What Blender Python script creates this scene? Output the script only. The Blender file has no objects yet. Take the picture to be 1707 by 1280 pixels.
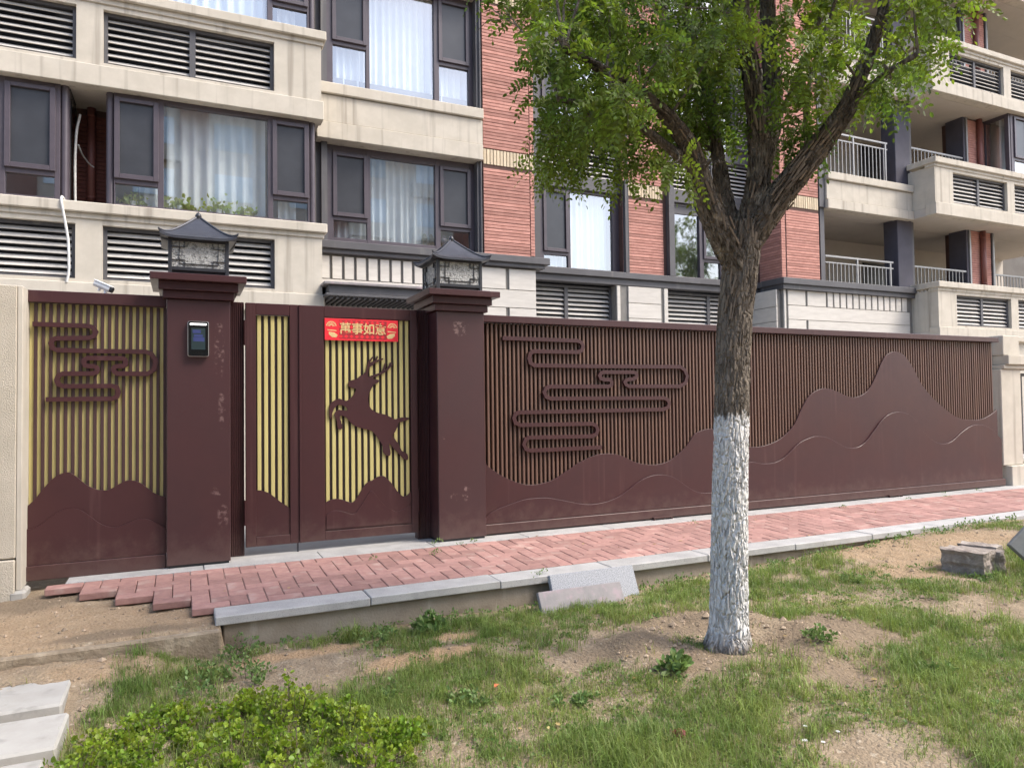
import bpy, bmesh, math, random
import numpy as np
from mathutils import Vector, Matrix

random.seed(7)
rng = np.random.default_rng(11)
scene = bpy.context.scene
COL = scene.collection

# ------------------------------------------------------------------ camera, sky, sun, exposure
def camera_matrix(yaw, pitch, roll, loc):
    cy, sy, cp, sp, cr, sr = math.cos(yaw), math.sin(yaw), math.cos(pitch), math.sin(pitch), math.cos(roll), math.sin(roll)
    fwd = Vector((sy*cp, cy*cp, sp)); right = Vector((cy, -sy, 0)); up = right.cross(fwd)
    r2 = right*cr + up*sr; u2 = -right*sr + up*cr
    m = Matrix((r2, u2, -fwd)).transposed().to_4x4()
    m.translation = Vector(loc)
    return m

cam_data = bpy.data.cameras.new("camera")
cam_data.sensor_fit = 'HORIZONTAL'; cam_data.sensor_width = 36.0
cam_data.lens = 1192.2/1707*36
cam_data.clip_start = 0.05; cam_data.clip_end = 1500
cam = bpy.data.objects.new("camera", cam_data); COL.objects.link(cam)
cam.matrix_world = camera_matrix(math.radians(24.8018), math.radians(1.6649), math.radians(-0.7498), (0, 0, 1.35))
scene.camera = cam

SUN_EL, SUN_AZ = math.radians(52), math.radians(128)      # azimuth clockwise from +Y
world = bpy.data.worlds.new("World"); scene.world = world; world.use_nodes = True
wn = world.node_tree.nodes; wl = world.node_tree.links
sky_tex = wn.new("ShaderNodeTexSky"); sky_tex.sky_type = 'NISHITA'; sky_tex.sun_disc = False
sky_tex.sun_elevation = SUN_EL; sky_tex.sun_rotation = SUN_AZ
sky_tex.air_density = 1.0; sky_tex.dust_density = 3.0; sky_tex.ozone_density = 1.0
wl.new(sky_tex.outputs[0], wn["Background"].inputs[0]); wn["Background"].inputs[1].default_value = 0.15

sun_data = bpy.data.lights.new("sun", 'SUN'); sun_data.energy = 1.35; sun_data.angle = math.radians(20)
sun_data.color = (1.0, 0.94, 0.85)
sun = bpy.data.objects.new("sun", sun_data); COL.objects.link(sun)
to_sun = Vector((math.sin(SUN_AZ)*math.cos(SUN_EL), math.cos(SUN_AZ)*math.cos(SUN_EL), math.sin(SUN_EL)))
sun.rotation_euler = to_sun.to_track_quat('Z', 'Y').to_euler(); sun.location = (5, -10, 20)

vs = scene.view_settings
vs.view_transform = 'Standard'; vs.look = 'None'; vs.gamma = 1.0; vs.use_curve_mapping = False
vs.exposure = 1.47

# ------------------------------------------------------------------ helpers
def world_of(o):
    m = o.matrix_parent_inverse @ o.matrix_basis
    return world_of(o.parent) @ m if o.parent else o.matrix_basis.copy()

def set_parent(o, p):
    if p is not None:
        o.parent = p; o.matrix_parent_inverse = world_of(p).inverted()

def tag(o, label=None, cat=None, group=None, kind=None):
    if label: o['label'] = label
    if cat: o['category'] = cat
    if group: o['group'] = group
    if kind: o['kind'] = kind
    return o

def thing(name, loc, label, cat, group=None):
    o = bpy.data.objects.new(name, None); COL.objects.link(o); o.location = loc
    o.empty_display_size = 0.1
    return tag(o, label, cat, group)

class MB:
    def __init__(s): s.v = []; s.f = []
    def add(s, vs_, fs_):
        n = len(s.v); s.v += [tuple(p) for p in vs_]; s.f += [tuple(i+n for i in f) for f in fs_]; return s
    def box(s, x0, x1, y0, y1, z0, z1):
        return s.add([(x0,y0,z0),(x1,y0,z0),(x1,y1,z0),(x0,y1,z0),(x0,y0,z1),(x1,y0,z1),(x1,y1,z1),(x0,y1,z1)],
                     [(0,3,2,1),(4,5,6,7),(0,1,5,4),(1,2,6,5),(2,3,7,6),(3,0,4,7)])
    def prism(s, pts, y0, y1):                      # polygon in XZ (any winding) extruded along Y
        a = sum(pts[i][0]*pts[(i+1)%len(pts)][1]-pts[(i+1)%len(pts)][0]*pts[i][1] for i in range(len(pts)))
        if a < 0: pts = pts[::-1]
        n = len(pts)
        return s.add([(x,y0,z) for x,z in pts]+[(x,y1,z) for x,z in pts],
                     [tuple(range(n)), tuple(range(2*n-1,n-1,-1))]+[(i,i+n,(i+1)%n+n,(i+1)%n) for i in range(n)])
    def band(s, pts, w, y0, y1, taper=None):        # strip of width w along a polyline in XZ, extruded along Y
        P = [Vector(p) for p in pts]; n = len(P); L = []; R = []
        for i in range(n):
            d = (P[min(i+1,n-1)]-P[max(i-1,0)]).normalized()
            if 0 < i < n-1:
                d1 = (P[i]-P[i-1]).normalized(); d2 = (P[i+1]-P[i]).normalized()
                k = 1/max(0.6, math.sqrt(max(0.0,(1+d1.dot(d2))/2)))
            else: k = 1
            h = w/2*k*(1 if taper is None else 1+(taper-1)*i/(n-1))
            nn = Vector((-d.y, d.x))*h
            L.append(P[i]+nn); R.append(P[i]-nn)
        vs_ = []
        for i in range(n):
            vs_ += [(R[i].x,y0,R[i].y),(L[i].x,y0,L[i].y),(L[i].x,y1,L[i].y),(R[i].x,y1,R[i].y)]
        fs_ = [(0,1,2,3),(4*n-1,4*n-2,4*n-3,4*n-4)]
        for i in range(n-1):
            a = 4*i; b = a+4
            for k in range(4):
                fs_.append((a+k, b+k, b+(k+1)%4, a+(k+1)%4))
        return s.add(vs_, fs_)
    def tube(s, pts, r, seg=8):                     # pts: xyz, r: number or list
        P = [Vector(p) for p in pts]; n = len(P); rs = [r]*n if not hasattr(r,'__len__') else r
        base = len(s.v); ref = Vector((0.3,0.2,1)).normalized()
        for i in range(n):
            d = (P[min(i+1,n-1)]-P[max(i-1,0)]).normalized()
            a = d.cross(ref)
            if a.length < 0.05: a = d.cross(Vector((1,0,0)))
            a.normalize(); b = d.cross(a)
            for k in range(seg):
                t = 2*math.pi*k/seg
                s.v.append(tuple(P[i]+(a*math.cos(t)+b*math.sin(t))*rs[i]))
        for i in range(n-1):
            for k in range(seg):
                s.f.append((base+i*seg+k, base+i*seg+(k+1)%seg, base+(i+1)*seg+(k+1)%seg, base+(i+1)*seg+k))
        s.f.append(tuple(base+k for k in range(seg))[::-1]); s.f.append(tuple(base+(n-1)*seg+k for k in range(seg)))
        return s
    def lathe(s, prof, c, seg=16):                  # prof: (r,z)
        base = len(s.v); n = len(prof)
        for r, z in prof:
            for k in range(seg):
                t = 2*math.pi*k/seg; s.v.append((c[0]+r*math.cos(t), c[1]+r*math.sin(t), c[2]+z))
        for i in range(n-1):
            for k in range(seg):
                s.f.append((base+i*seg+k, base+i*seg+(k+1)%seg, base+(i+1)*seg+(k+1)%seg, base+(i+1)*seg+k))
        s.f.append(tuple(base+k for k in range(seg))[::-1]); s.f.append(tuple(base+(n-1)*seg+k for k in range(seg)))
        return s
    def mesh(s, name, mat, bevel=0, smooth=False, fix=False):
        me = bpy.data.meshes.new(name); me.from_pydata(s.v, [], s.f)
        if bevel or fix:
            bm = bmesh.new(); bm.from_mesh(me)
            if fix: bmesh.ops.recalc_face_normals(bm, faces=bm.faces)
            if bevel:
                bmesh.ops.bevel(bm, geom=[e for e in bm.edges if len(e.link_faces)==2 and e.calc_face_angle(0) > 0.5],
                                offset=bevel, segments=1, affect='EDGES', clamp_overlap=True)
            bm.to_mesh(me); bm.free()
        if smooth: me.shade_smooth()
        if mat: me.materials.append(mat)
        me.update(); return me
    def build(s, name, mat, parent=None, bevel=0, smooth=False, fix=False, kind=None):
        o = bpy.data.objects.new(name, s.mesh(name, mat, bevel, smooth, fix)); COL.objects.link(o)
        set_parent(o, parent)
        if kind: o['kind'] = kind
        return o

def inst(name, me, loc, parent=None, rot=(0,0,0), scale=None):
    o = bpy.data.objects.new(name, me); COL.objects.link(o); o.location = loc; o.rotation_euler = rot
    if scale: o.scale = scale
    set_parent(o, parent); return o

def fast_mesh(name, verts, counts, idx, mat, smooth=False):
    """numpy mesh: verts (n,3), counts per polygon, idx flat loop indices"""
    me = bpy.data.meshes.new(name)
    me.vertices.add(len(verts)); me.vertices.foreach_set('co', np.asarray(verts, np.float32).ravel())
    me.loops.add(len(idx)); me.loops.foreach_set('vertex_index', np.asarray(idx, np.int32))
    st = np.zeros(len(counts), np.int32); st[1:] = np.cumsum(counts)[:-1]
    me.polygons.add(len(counts)); me.polygons.foreach_set('loop_start', st)
    try: me.polygons.foreach_set('loop_total', np.asarray(counts, np.int32))
    except Exception: pass
    me.update(calc_edges=True); me.validate()
    if smooth: me.shade_smooth()
    if mat: me.materials.append(mat)
    return me

def link(name, me, parent=None):
    o = bpy.data.objects.new(name, me); COL.objects.link(o); set_parent(o, parent); return o

# ------------------------------------------------------------------ materials
def mat(name, c1, c2=None, nscale=6.0, stretch=(1,1,1), rough=0.6, rough_var=0.0, bump=0.0, bscale=60.0, bdist=0.004,
        rand=0.0, spec=0.5, metal=0.0, spots=None, streak=None, contrast=0.5, blobs=None, coat=0.0, island=0.0, dust=None):
    m = bpy.data.materials.new(name); m.use_nodes = True
    nt = m.node_tree; N = nt.nodes.new; Lk = nt.links.new
    b = nt.nodes["Principled BSDF"]
    b.inputs["Roughness"].default_value = rough; b.inputs["Metallic"].default_value = metal
    b.inputs["Specular IOR Level"].default_value = spec
    if coat: b.inputs["Coat Weight"].default_value = coat; b.inputs["Coat Roughness"].default_value = 0.3
    tc = N("ShaderNodeTexCoord"); vec = tc.outputs["Object"]
    oi = None
    if rand:
        oi = N("ShaderNodeObjectInfo")
        ad = N("ShaderNodeVectorMath"); ad.operation = 'MULTIPLY_ADD'
        cmb = N("ShaderNodeCombineXYZ")
        for k in range(3): Lk(oi.outputs["Random"], cmb.inputs[k])
        Lk(cmb.outputs[0], ad.inputs[0]); ad.inputs[1].default_value = (37.0, 53.0, 71.0); Lk(vec, ad.inputs[2]); vec = ad.outputs[0]
    mp = N("ShaderNodeMapping"); mp.inputs["Scale"].default_value = stretch; Lk(vec, mp.inputs["Vector"])
    no = N("ShaderNodeTexNoise"); no.inputs["Scale"].default_value = nscale; no.inputs["Detail"].default_value = 6
    no.inputs["Roughness"].default_value = 0.62
    Lk(mp.outputs[0], no.inputs["Vector"])
    col = None
    def rgb(c): return (c[0], c[1], c[2], 1)
    def mix(fac, a, bcol):
        x = N("ShaderNodeMix"); x.data_type = 'RGBA'
        Lk(fac, x.inputs[0]) if not isinstance(fac, float) else setattr(x.inputs[0], 'default_value', fac)
        if isinstance(a, tuple): x.inputs[6].default_value = a
        else: Lk(a, x.inputs[6])
        if isinstance(bcol, tuple): x.inputs[7].default_value = bcol
        else: Lk(bcol, x.inputs[7])
        return x.outputs[2]
    def ramp(src, lo, hi):
        r = N("ShaderNodeMapRange"); r.inputs[1].default_value = lo; r.inputs[2].default_value = hi; Lk(src, r.inputs[0]); r.interpolation_type = 'SMOOTHSTEP'
        return r.outputs[0]
    if c2 is None: c2 = tuple(x*0.8 for x in c1)
    f = ramp(no.outputs[0], 0.5-contrast/2*0.8, 0.5+contrast/2*0.8)
    col = mix(f, rgb(c1), rgb(c2))
    if spots:
        sc, lo, hi, sscale = spots
        n2 = N("ShaderNodeTexNoise"); n2.inputs["Scale"].default_value = sscale; n2.inputs["Detail"].default_value = 4
        Lk(vec, n2.inputs["Vector"])
        col = mix(ramp(n2.outputs[0], lo, hi), col, rgb(sc))
    if streak:
        sc, lo, hi, sx, sz = streak
        mp2 = N("ShaderNodeMapping"); mp2.inputs["Scale"].default_value = (sx, sx, sz); Lk(vec, mp2.inputs["Vector"])
        n2 = N("ShaderNodeTexNoise"); n2.inputs["Scale"].default_value = 1.0; n2.inputs["Detail"].default_value = 5
        Lk(mp2.outputs[0], n2.inputs["Vector"])
        col = mix(ramp(n2.outputs[0], lo, hi), col, rgb(sc))
    if blobs:                                       # glue and chalk residue at fixed places on the object
        bc, lst = blobs
        acc = None
        for (cx, cz, rx, rz) in lst:
            mp3 = N("ShaderNodeMapping"); mp3.inputs["Location"].default_value = (-cx/rx, 0, -cz/rz)
            mp3.inputs["Scale"].default_value = (1/rx, 0, 1/rz); Lk(tc.outputs["Object"], mp3.inputs["Vector"])
            ln = N("ShaderNodeVectorMath"); ln.operation = 'LENGTH'; Lk(mp3.outputs[0], ln.inputs[0])
            r = ramp(ln.outputs["Value"], 1.0, 0.55)
            if acc is None: acc = r
            else:
                mx = N("ShaderNodeMath"); mx.operation = 'MAXIMUM'; Lk(acc, mx.inputs[0]); Lk(r, mx.inputs[1]); acc = mx.outputs[0]
        n3 = N("ShaderNodeTexNoise"); n3.inputs["Scale"].default_value = 34.0; n3.inputs["Detail"].default_value = 5
        Lk(tc.outputs["Object"], n3.inputs["Vector"])
        mu = N("ShaderNodeMath"); mu.operation = 'MULTIPLY'; Lk(acc, mu.inputs[0]); Lk(ramp(n3.outputs[0], 0.5, 0.66), mu.inputs[1])
        mu2 = N("ShaderNodeMath"); mu2.operation = 'MULTIPLY'; Lk(mu.outputs[0], mu2.inputs[0]); mu2.inputs[1].default_value = 0.62
        col = mix(mu2.outputs[0], col, rgb(bc))
    if dust:                                        # splashed soil along the foot
        dc, z0, z1 = dust
        sp = N("ShaderNodeSeparateXYZ"); Lk(tc.outputs["Object"], sp.inputs[0])
        n4 = N("ShaderNodeTexNoise"); n4.inputs["Scale"].default_value = 9; n4.inputs["Detail"].default_value = 7; n4.inputs["Roughness"].default_value = .7; Lk(tc.outputs["Object"], n4.inputs["Vector"])
        zz = N("ShaderNodeMath"); zz.operation = 'MULTIPLY_ADD'; Lk(n4.outputs[0], zz.inputs[0]); zz.inputs[1].default_value = -.75; Lk(sp.outputs[2], zz.inputs[2])
        dm = N("ShaderNodeMath"); dm.operation = 'MULTIPLY'; Lk(ramp(zz.outputs[0], z1-.37, z0-.37), dm.inputs[0]); dm.inputs[1].default_value = .22
        col = mix(dm.outputs[0], col, rgb(dc))
    if rand or island:
        h = N("ShaderNodeHueSaturation")
        mr = N("ShaderNodeMapRange")
        if island:
            g = N("ShaderNodeNewGeometry"); Lk(g.outputs["Random Per Island"], mr.inputs[0]); k = island
        else:
            Lk(oi.outputs["Random"], mr.inputs[0]); k = rand
        mr.inputs[3].default_value = 1-k; mr.inputs[4].default_value = 1+k
        Lk(mr.outputs[0], h.inputs["Value"]); Lk(col, h.inputs["Color"]); col = h.outputs[0]
    Lk(col, b.inputs["Base Color"])
    if rough_var:
        mr2 = N("ShaderNodeMapRange"); Lk(no.outputs[0], mr2.inputs[0]); mr2.inputs[1].default_value = .3; mr2.inputs[2].default_value = .7
        mr2.inputs[3].default_value = rough-rough_var; mr2.inputs[4].default_value = rough+rough_var; Lk(mr2.outputs[0], b.inputs["Roughness"])
    if bump:
        nb = N("ShaderNodeTexNoise"); nb.inputs["Scale"].default_value = bscale; nb.inputs["Detail"].default_value = 5
        Lk(mp.outputs[0] if stretch != (1,1,1) else vec, nb.inputs["Vector"])
        bu = N("ShaderNodeBump"); bu.inputs["Strength"].default_value = bump; bu.inputs["Distance"].default_value = bdist
        Lk(nb.outputs[0], bu.inputs["Height"]); Lk(bu.outputs[0], b.inputs["Normal"])
    m['col'] = 1
    return m

def glass_mat(name, tint, ior=1.9, wave=0.002):
    m = bpy.data.materials.new(name); m.use_nodes = True; nt = m.node_tree; N = nt.nodes.new; Lk = nt.links.new
    nt.nodes.remove(nt.nodes["Principled BSDF"]); out = nt.nodes["Material Output"]
    tr = N("ShaderNodeBsdfTransparent"); tr.inputs[0].default_value = (*tint, 1)
    gl = N("ShaderNodeBsdfGlossy"); gl.inputs["Roughness"].default_value = 0.015; gl.inputs[0].default_value = (1, 1, 1, 1)
    fr = N("ShaderNodeFresnel"); fr.inputs[0].default_value = ior
    gb = N("ShaderNodeNewGeometry"); iv = N("ShaderNodeMath"); iv.operation = 'SUBTRACT'; iv.inputs[0].default_value = 1; Lk(gb.outputs["Backfacing"], iv.inputs[1])
    ml = N("ShaderNodeMath"); ml.operation = 'MULTIPLY'; Lk(fr.outputs[0], ml.inputs[0]); Lk(iv.outputs[0], ml.inputs[1])
    mx = N("ShaderNodeMixShader"); Lk(ml.outputs[0], mx.inputs[0]); Lk(tr.outputs[0], mx.inputs[1]); Lk(gl.outputs[0], mx.inputs[2])
    if wave:
        tc = N("ShaderNodeTexCoord"); no = N("ShaderNodeTexNoise"); no.inputs["Scale"].default_value = 0.9; no.inputs["Detail"].default_value = 0; Lk(tc.outputs["Object"], no.inputs["Vector"])
        bu = N("ShaderNodeBump"); bu.inputs["Strength"].default_value = 0.06; bu.inputs["Distance"].default_value = wave*4
        Lk(no.outputs[0], bu.inputs["Height"]); Lk(bu.outputs[0], gl.inputs["Normal"])
    Lk(mx.outputs[0], out.inputs[0]); return m

def leaf_mat(name, c1, c2, trans=0.45, island=0.25, nscale=1.2, rough=0.45):
    m = bpy.data.materials.new(name); m.use_nodes = True; nt = m.node_tree; N = nt.nodes.new; Lk = nt.links.new
    b = nt.nodes["Principled BSDF"]; out = nt.nodes["Material Output"]
    b.inputs["Roughness"].default_value = rough; b.inputs["Specular IOR Level"].default_value = 0.35
    tc = N("ShaderNodeTexCoord"); no = N("ShaderNodeTexNoise"); no.inputs["Scale"].default_value = nscale; no.inputs["Detail"].default_value = 3
    Lk(tc.outputs["Object"], no.inputs["Vector"])
    mr = N("ShaderNodeMapRange"); mr.inputs[1].default_value = .35; mr.inputs[2].default_value = .65; Lk(no.outputs[0], mr.inputs[0])
    x = N("ShaderNodeMix"); x.data_type = 'RGBA'; Lk(mr.outputs[0], x.inputs[0]); x.inputs[6].default_value = (*c1,1); x.inputs[7].default_value = (*c2,1)
    g = N("ShaderNodeNewGeometry"); m2 = N("ShaderNodeMapRange"); Lk(g.outputs["Random Per Island"], m2.inputs[0])
    m2.inputs[3].default_value = 1-island; m2.inputs[4].default_value = 1+island
    h = N("ShaderNodeHueSaturation"); Lk(m2.outputs[0], h.inputs["Value"]); Lk(x.outputs[2], h.inputs["Color"])
    m3 = N("ShaderNodeMapRange"); Lk(g.outputs["Random Per Island"], m3.inputs[0]); m3.inputs[3].default_value = .485; m3.inputs[4].default_value = .51
    Lk(m3.outputs[0], h.inputs["Hue"])
    Lk(h.outputs[0], b.inputs["Base Color"])
    t = N("ShaderNodeBsdfTranslucent"); gm = N("ShaderNodeHueSaturation"); gm.inputs["Value"].default_value = 1.35; gm.inputs["Saturation"].default_value = 1.1
    Lk(h.outputs[0], gm.inputs["Color"]); Lk(gm.outputs[0], t.inputs[0])
    mx = N("ShaderNodeMixShader"); mx.inputs[0].default_value = trans; Lk(b.outputs[0], mx.inputs[1]); Lk(t.outputs[0], mx.inputs[2])
    Lk(mx.outputs[0], out.inputs[0]); return m

def emit_mat(name, c, s):
    m = bpy.data.materials.new(name); m.use_nodes = True; b = m.node_tree.nodes["Principled BSDF"]
    b.inputs["Base Color"].default_value = (*c,1); b.inputs["Emission Color"].default_value = (*c,1); b.inputs["Emission Strength"].default_value = s
    return m

STUCCO = mat("stucco", (.54,.495,.42), (.47,.43,.36), 3.0, rough=.9, bump=.55, bscale=170, bdist=.004, spec=.2, streak=((.33,.295,.245),.52,.76,8,.35))
ROUGHCAST = mat("roughcast", (.50,.45,.37), (.44,.395,.32), 4.0, rough=.95, bump=1.0, bscale=110, bdist=.009, spec=.15)
STONE = mat("stone_cladding", (.57,.54,.49), (.50,.47,.425), 5.0, stretch=(.6,1,3), rough=.7, bump=.15, bscale=60, rand=.04, spec=.3)
JOINT = mat("joint_grey", (.20,.19,.175), rough=.9)
BRICK = mat("red_brick", (.48,.25,.205), (.395,.195,.158), 5, rough=.85, bump=.35, bscale=120, rand=.20, contrast=.35, spec=.2)
BRICKB = mat("brick_mortar", (.10,.055,.045), rough=.95)
SHADEBRICK = mat("shaded_brown_brick", (.16,.062,.048), (.12,.045,.036), 14, rough=.85, bump=.3, bscale=120, rand=.12, spec=.2)  # brick colour darkened to stand for the shade of the recess
CREAM = mat("cream_brick", (.60,.50,.355), (.52,.43,.30), 14, rough=.85, bump=.3, bscale=120, rand=.12, spec=.2)
FRAME = mat("window_frame_paint", (.078,.064,.076), (.068,.055,.066), 9, rough=.42, spec=.5)
DARK = mat("dark_grey_trim", (.088,.086,.092), (.070,.068,.073), 2.2, rough=.6, bump=.1, bscale=90, streak=((.125,.122,.12),.58,.75,6,.5))
COLUMN = mat("column_render", (.072,.068,.088), (.058,.054,.070), 3, rough=.75, bump=.25, bscale=120)
RAIL = mat("railing_metal", (.30,.295,.29), (.25,.245,.24), 8, rough=.4, metal=.3)
LOUVER = mat("louver_blade", (.50,.475,.44), (.40,.38,.35), 4, rough=.55, rand=.05)
CEIL = mat("loggia_plaster", (.50,.455,.40), (.46,.42,.37), 2.5, rough=.9)
INTER = mat("room_interior", (.16,.15,.14), (.13,.12,.11), 2, rough=.95)
NIGHT = mat("unlit_black", (.02,.022,.03), rough=.4)  # near-black that paints in unlit depth behind louvres and in doorways
SCREEN = mat("insect_screen", (.050,.053,.060), (.040,.042,.048), 3, rough=.30, spec=.45)
GLASS = glass_mat("window_glass", (.95,.97,.975), 3.3)
CURTAIN = mat("curtain_cloth", (.70,.73,.75), (.62,.65,.67), 3, rough=.95, spec=.1)
PIPE = mat("downpipe_paint", (.23,.085,.066), (.19,.07,.055), 6, rough=.5)
HOSE = mat("white_plastic_hose", (.72,.71,.68), (.55,.54,.51), 12, rough=.5)

GATE = mat("gate_brown_paint", (.058,.022,.0235), (.049,.0185,.020), 1.6, rough=.38, rough_var=.08, bump=.03, bscale=400, bdist=.001, spec=.36,
           streak=((.080,.036,.036),.58,.80,14,.6), dust=((.20,.145,.115), -.06, .34))
PILLAR1 = mat("pillar_brown_residue", (.058,.022,.0235), (.049,.0185,.020), 1.6, rough=.42, rough_var=.06, bump=.03, bscale=400, bdist=.001, dust=((.20,.145,.115), -.06, .34),
              blobs=((.21,.13,.12), [(.30,1.85,.05,.28),(.32,1.35,.035,.2),(.27,.62,.05,.06),(.33,.42,.06,.12),(.30,2.05,.04,.06)]))
PILLAR2 = mat("pillar_brown_stickers", (.058,.022,.0235), (.049,.0185,.020), 1.6, rough=.42, rough_var=.06, bump=.03, bscale=400, bdist=.001, dust=((.20,.145,.115), -.06, .34),
              blobs=((.26,.17,.155), [(2.55,2.16,.11,.045),(2.54,2.09,.10,.05),(2.475,.44,.055,.06),(2.60,.47,.055,.09),(2.36,1.03,.03,.02)]))
GSLAT = mat("gate_slat_wood_tone", (.160,.090,.062), (.115,.062,.046), 18, stretch=(1,1,.06), rough=.45, rand=.08, spec=.5)
GBACK = mat("gate_back_sheet", (.030,.016,.014), rough=.6)
YELLOW = mat("yellow_backing", (.53,.455,.19), (.47,.40,.16), 5, stretch=(3,1,.3), rough=.5, spec=.4, spots=((.38,.36,.14),.56,.7,1.5))
BSLAT = mat("brown_slat", (.062,.031,.030), (.052,.025,.025), 6, rough=.42)
LANT = mat("lantern_metal", (.045,.046,.052), (.036,.036,.042), 8, rough=.38, bump=.1, bscale=150, metal=.3)
LANTROOF = mat("lantern_roof_metal", (.060,.064,.078), (.048,.050,.062), 10, rough=.38, bump=.5, bscale=120, bdist=.003, metal=.3)
LGLASS = mat("hammered_glass", (.42,.42,.40), (.28,.28,.27), 26, rough=.22, bump=1.0, bscale=70, bdist=.012, spec=.6, spots=((.17,.17,.165),.5,.62,46))
RED = mat("red_paper", (.72,.030,.045), (.66,.022,.036), 30, rough=.55, spec=.3)
GOLD = mat("gold_print", (.74,.56,.27), (.66,.48,.22), 40, rough=.45, metal=.25)
DKRED = mat("dark_red_print", (.34,.015,.02), rough=.6)
BLACKGL = mat("black_glass", (.008,.010,.010), rough=.08, spec=.6)
STEEL = mat("satin_steel", (.50,.49,.47), rough=.3, metal=.8)
UIBLUE = emit_mat("screen_blue", (.020,.028,.10), .22); UIDARK = emit_mat("screen_green", (.006,.016,.018), .25); UILIGHT = emit_mat("light_bar", (1,.96,.97), 1.1)
WHITEPL = mat("white_plastic", (.78,.79,.80), (.72,.73,.74), 9, rough=.35)
BLACKPL = mat("black_plastic", (.02,.021,.024), rough=.4)

PAVER = mat("red_paver", (.355,.205,.175), (.285,.16,.14), 16, rough=.85, bump=.5, bscale=90, bdist=.004, rand=.17, spec=.25, spots=((.40,.285,.245),.54,.78,6))
GRANITE = mat("grey_granite", (.42,.41,.395), (.33,.322,.31), 5, rough=.7, rand=.05, spec=.35, spots=((.20,.20,.20),.57,.66,190), bump=.2, bscale=150)
GRANITE2 = mat("speckled_granite", (.22,.23,.25), (.34,.35,.37), 120, contrast=.25, rough=.6, spots=((.12,.12,.14),.56,.62,150), bump=.15, bscale=150)
PURPLE = mat("purple_slate", (.26,.235,.235), (.20,.19,.19), 8, rough=.75, bump=.3, bscale=80, spots=((.30,.24,.255),.5,.7,12))
CONC = mat("stained_concrete", (.30,.26,.205), (.24,.20,.15), 5, rough=.95, bump=.6, bscale=60, bdist=.006, spots=((.17,.135,.10),.55,.72,3.5), streak=((.36,.32,.26),.58,.8,10,1.5))
CONC2 = mat("pale_concrete", (.385,.37,.34), (.32,.305,.275), 4, rough=.92, bump=.35, bscale=90, bdist=.003, spots=((.27,.26,.235),.55,.72,7), rand=.03)
THRESH = mat("threshold_concrete", (.37,.36,.345), (.31,.30,.285), 4, rough=.9, bump=.3, bscale=80)
BLOCK = mat("weathered_block", (.32,.275,.235), (.20,.165,.14), 9, rough=.95, bump=.9, bscale=45, bdist=.012, rand=.12, spots=((.36,.32,.28),.55,.7,14))

# ------------------------------------------------------------------ measured outlines (metres, X and Z)
GATE_HILL = [(2.862,0.755),(2.975,0.656),(3.088,0.587),(3.252,0.518),(3.37,0.495),(3.489,0.495),(3.663,0.533),(3.839,0.622),(3.992,0.703),(4.199,0.776),(4.388,0.786),(4.548,0.752),(4.738,0.669),(4.905,0.638),(5.076,0.637),(5.25,0.688),(5.459,0.828),(5.583,0.967),(5.705,1.012),(5.821,1.028),(5.959,1),(6.191,0.875),(6.407,0.79),(6.635,0.786),(6.841,0.828),(7.012,0.902),(7.192,1.036),(7.342,1.259),(7.491,1.426),(7.676,1.505),(7.821,1.51),(8.009,1.463),(8.197,1.401),(8.349,1.392),(8.51,1.442),(8.632,1.53),(8.759,1.697),(8.847,1.839),(8.954,1.966),(9.1,2.026),(9.225,2.022),(9.349,1.973),(9.509,1.817),(9.675,1.587),(9.886,1.398),(10.146,1.232),(10.456,1.079),(10.732,1.034),(11.024,1.037),(11.272,1.109),(11.415,1.184)]
GATE_LOW = [(2.86,0.2),(2.914,0.235),(2.981,0.264),(3.058,0.285),(3.225,0.328),(3.324,0.347),(3.474,0.35),(3.604,0.341),(3.803,0.296),(4.056,0.241),(4.264,0.244),(4.451,0.286),(4.614,0.366),(4.755,0.45),(4.922,0.506),(5.092,0.513),(5.266,0.468),(5.409,0.377),(5.587,0.283),(5.783,0.259),(5.977,0.3),(6.17,0.465),(6.316,0.575),(6.462,0.598),(6.618,0.571),(6.823,0.574),(6.993,0.631),(7.172,0.753),(7.317,0.831),(7.534,0.884),(7.753,0.864),(7.936,0.792),(8.121,0.718),(8.31,0.711),(8.472,0.773),(8.633,0.906),(8.802,1.056),(8.968,1.149),(9.176,1.179),(9.384,1.134),(9.55,1.024),(9.672,0.891),(9.843,0.77),(10.061,0.699),(10.287,0.726),(10.526,0.853),(10.764,0.945),(11.004,0.955),(11.244,0.879),(11.387,0.782),(11.467,0.722)]
GATE_CLOUD = [(3.073,2.055),(3.545,2.052),(3.986,2.049),(4.034,2.029),(4.053,1.988),(4.033,1.941),(3.984,1.923),(3.436,1.922),(3.398,1.898),(3.382,1.846),(3.396,1.796),(3.441,1.771),(4.176,1.768),(5.383,1.775),(5.447,1.739),(5.483,1.664),(5.453,1.581),(5.377,1.543),(4.652,1.544),(4.61,1.566),(4.596,1.59),(4.619,1.616),(4.663,1.625),(4.715,1.628),(4.75,1.646),(4.761,1.671),(4.751,1.694),(4.716,1.705),(4.316,1.704),(4.277,1.691),(4.262,1.665),(4.276,1.632),(4.323,1.62),(4.398,1.618),(4.419,1.594),(4.414,1.558),(4.38,1.543),(3.63,1.542),(3.583,1.523),(3.559,1.483),(3.581,1.433),(3.635,1.412),(5.135,1.407),(5.19,1.387),(5.216,1.342),(5.187,1.293),(5.132,1.273),(4.167,1.27),(3.253,1.268),(3.213,1.25),(3.193,1.21),(3.212,1.159),(3.266,1.134),(4.148,1.127),(4.205,1.106),(4.225,1.056),(4.203,1.007),(4.145,0.988),(3.376,0.998),(3.328,0.979),(3.308,0.926),(3.33,0.878),(3.382,0.859),(4.275,0.861)]
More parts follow.
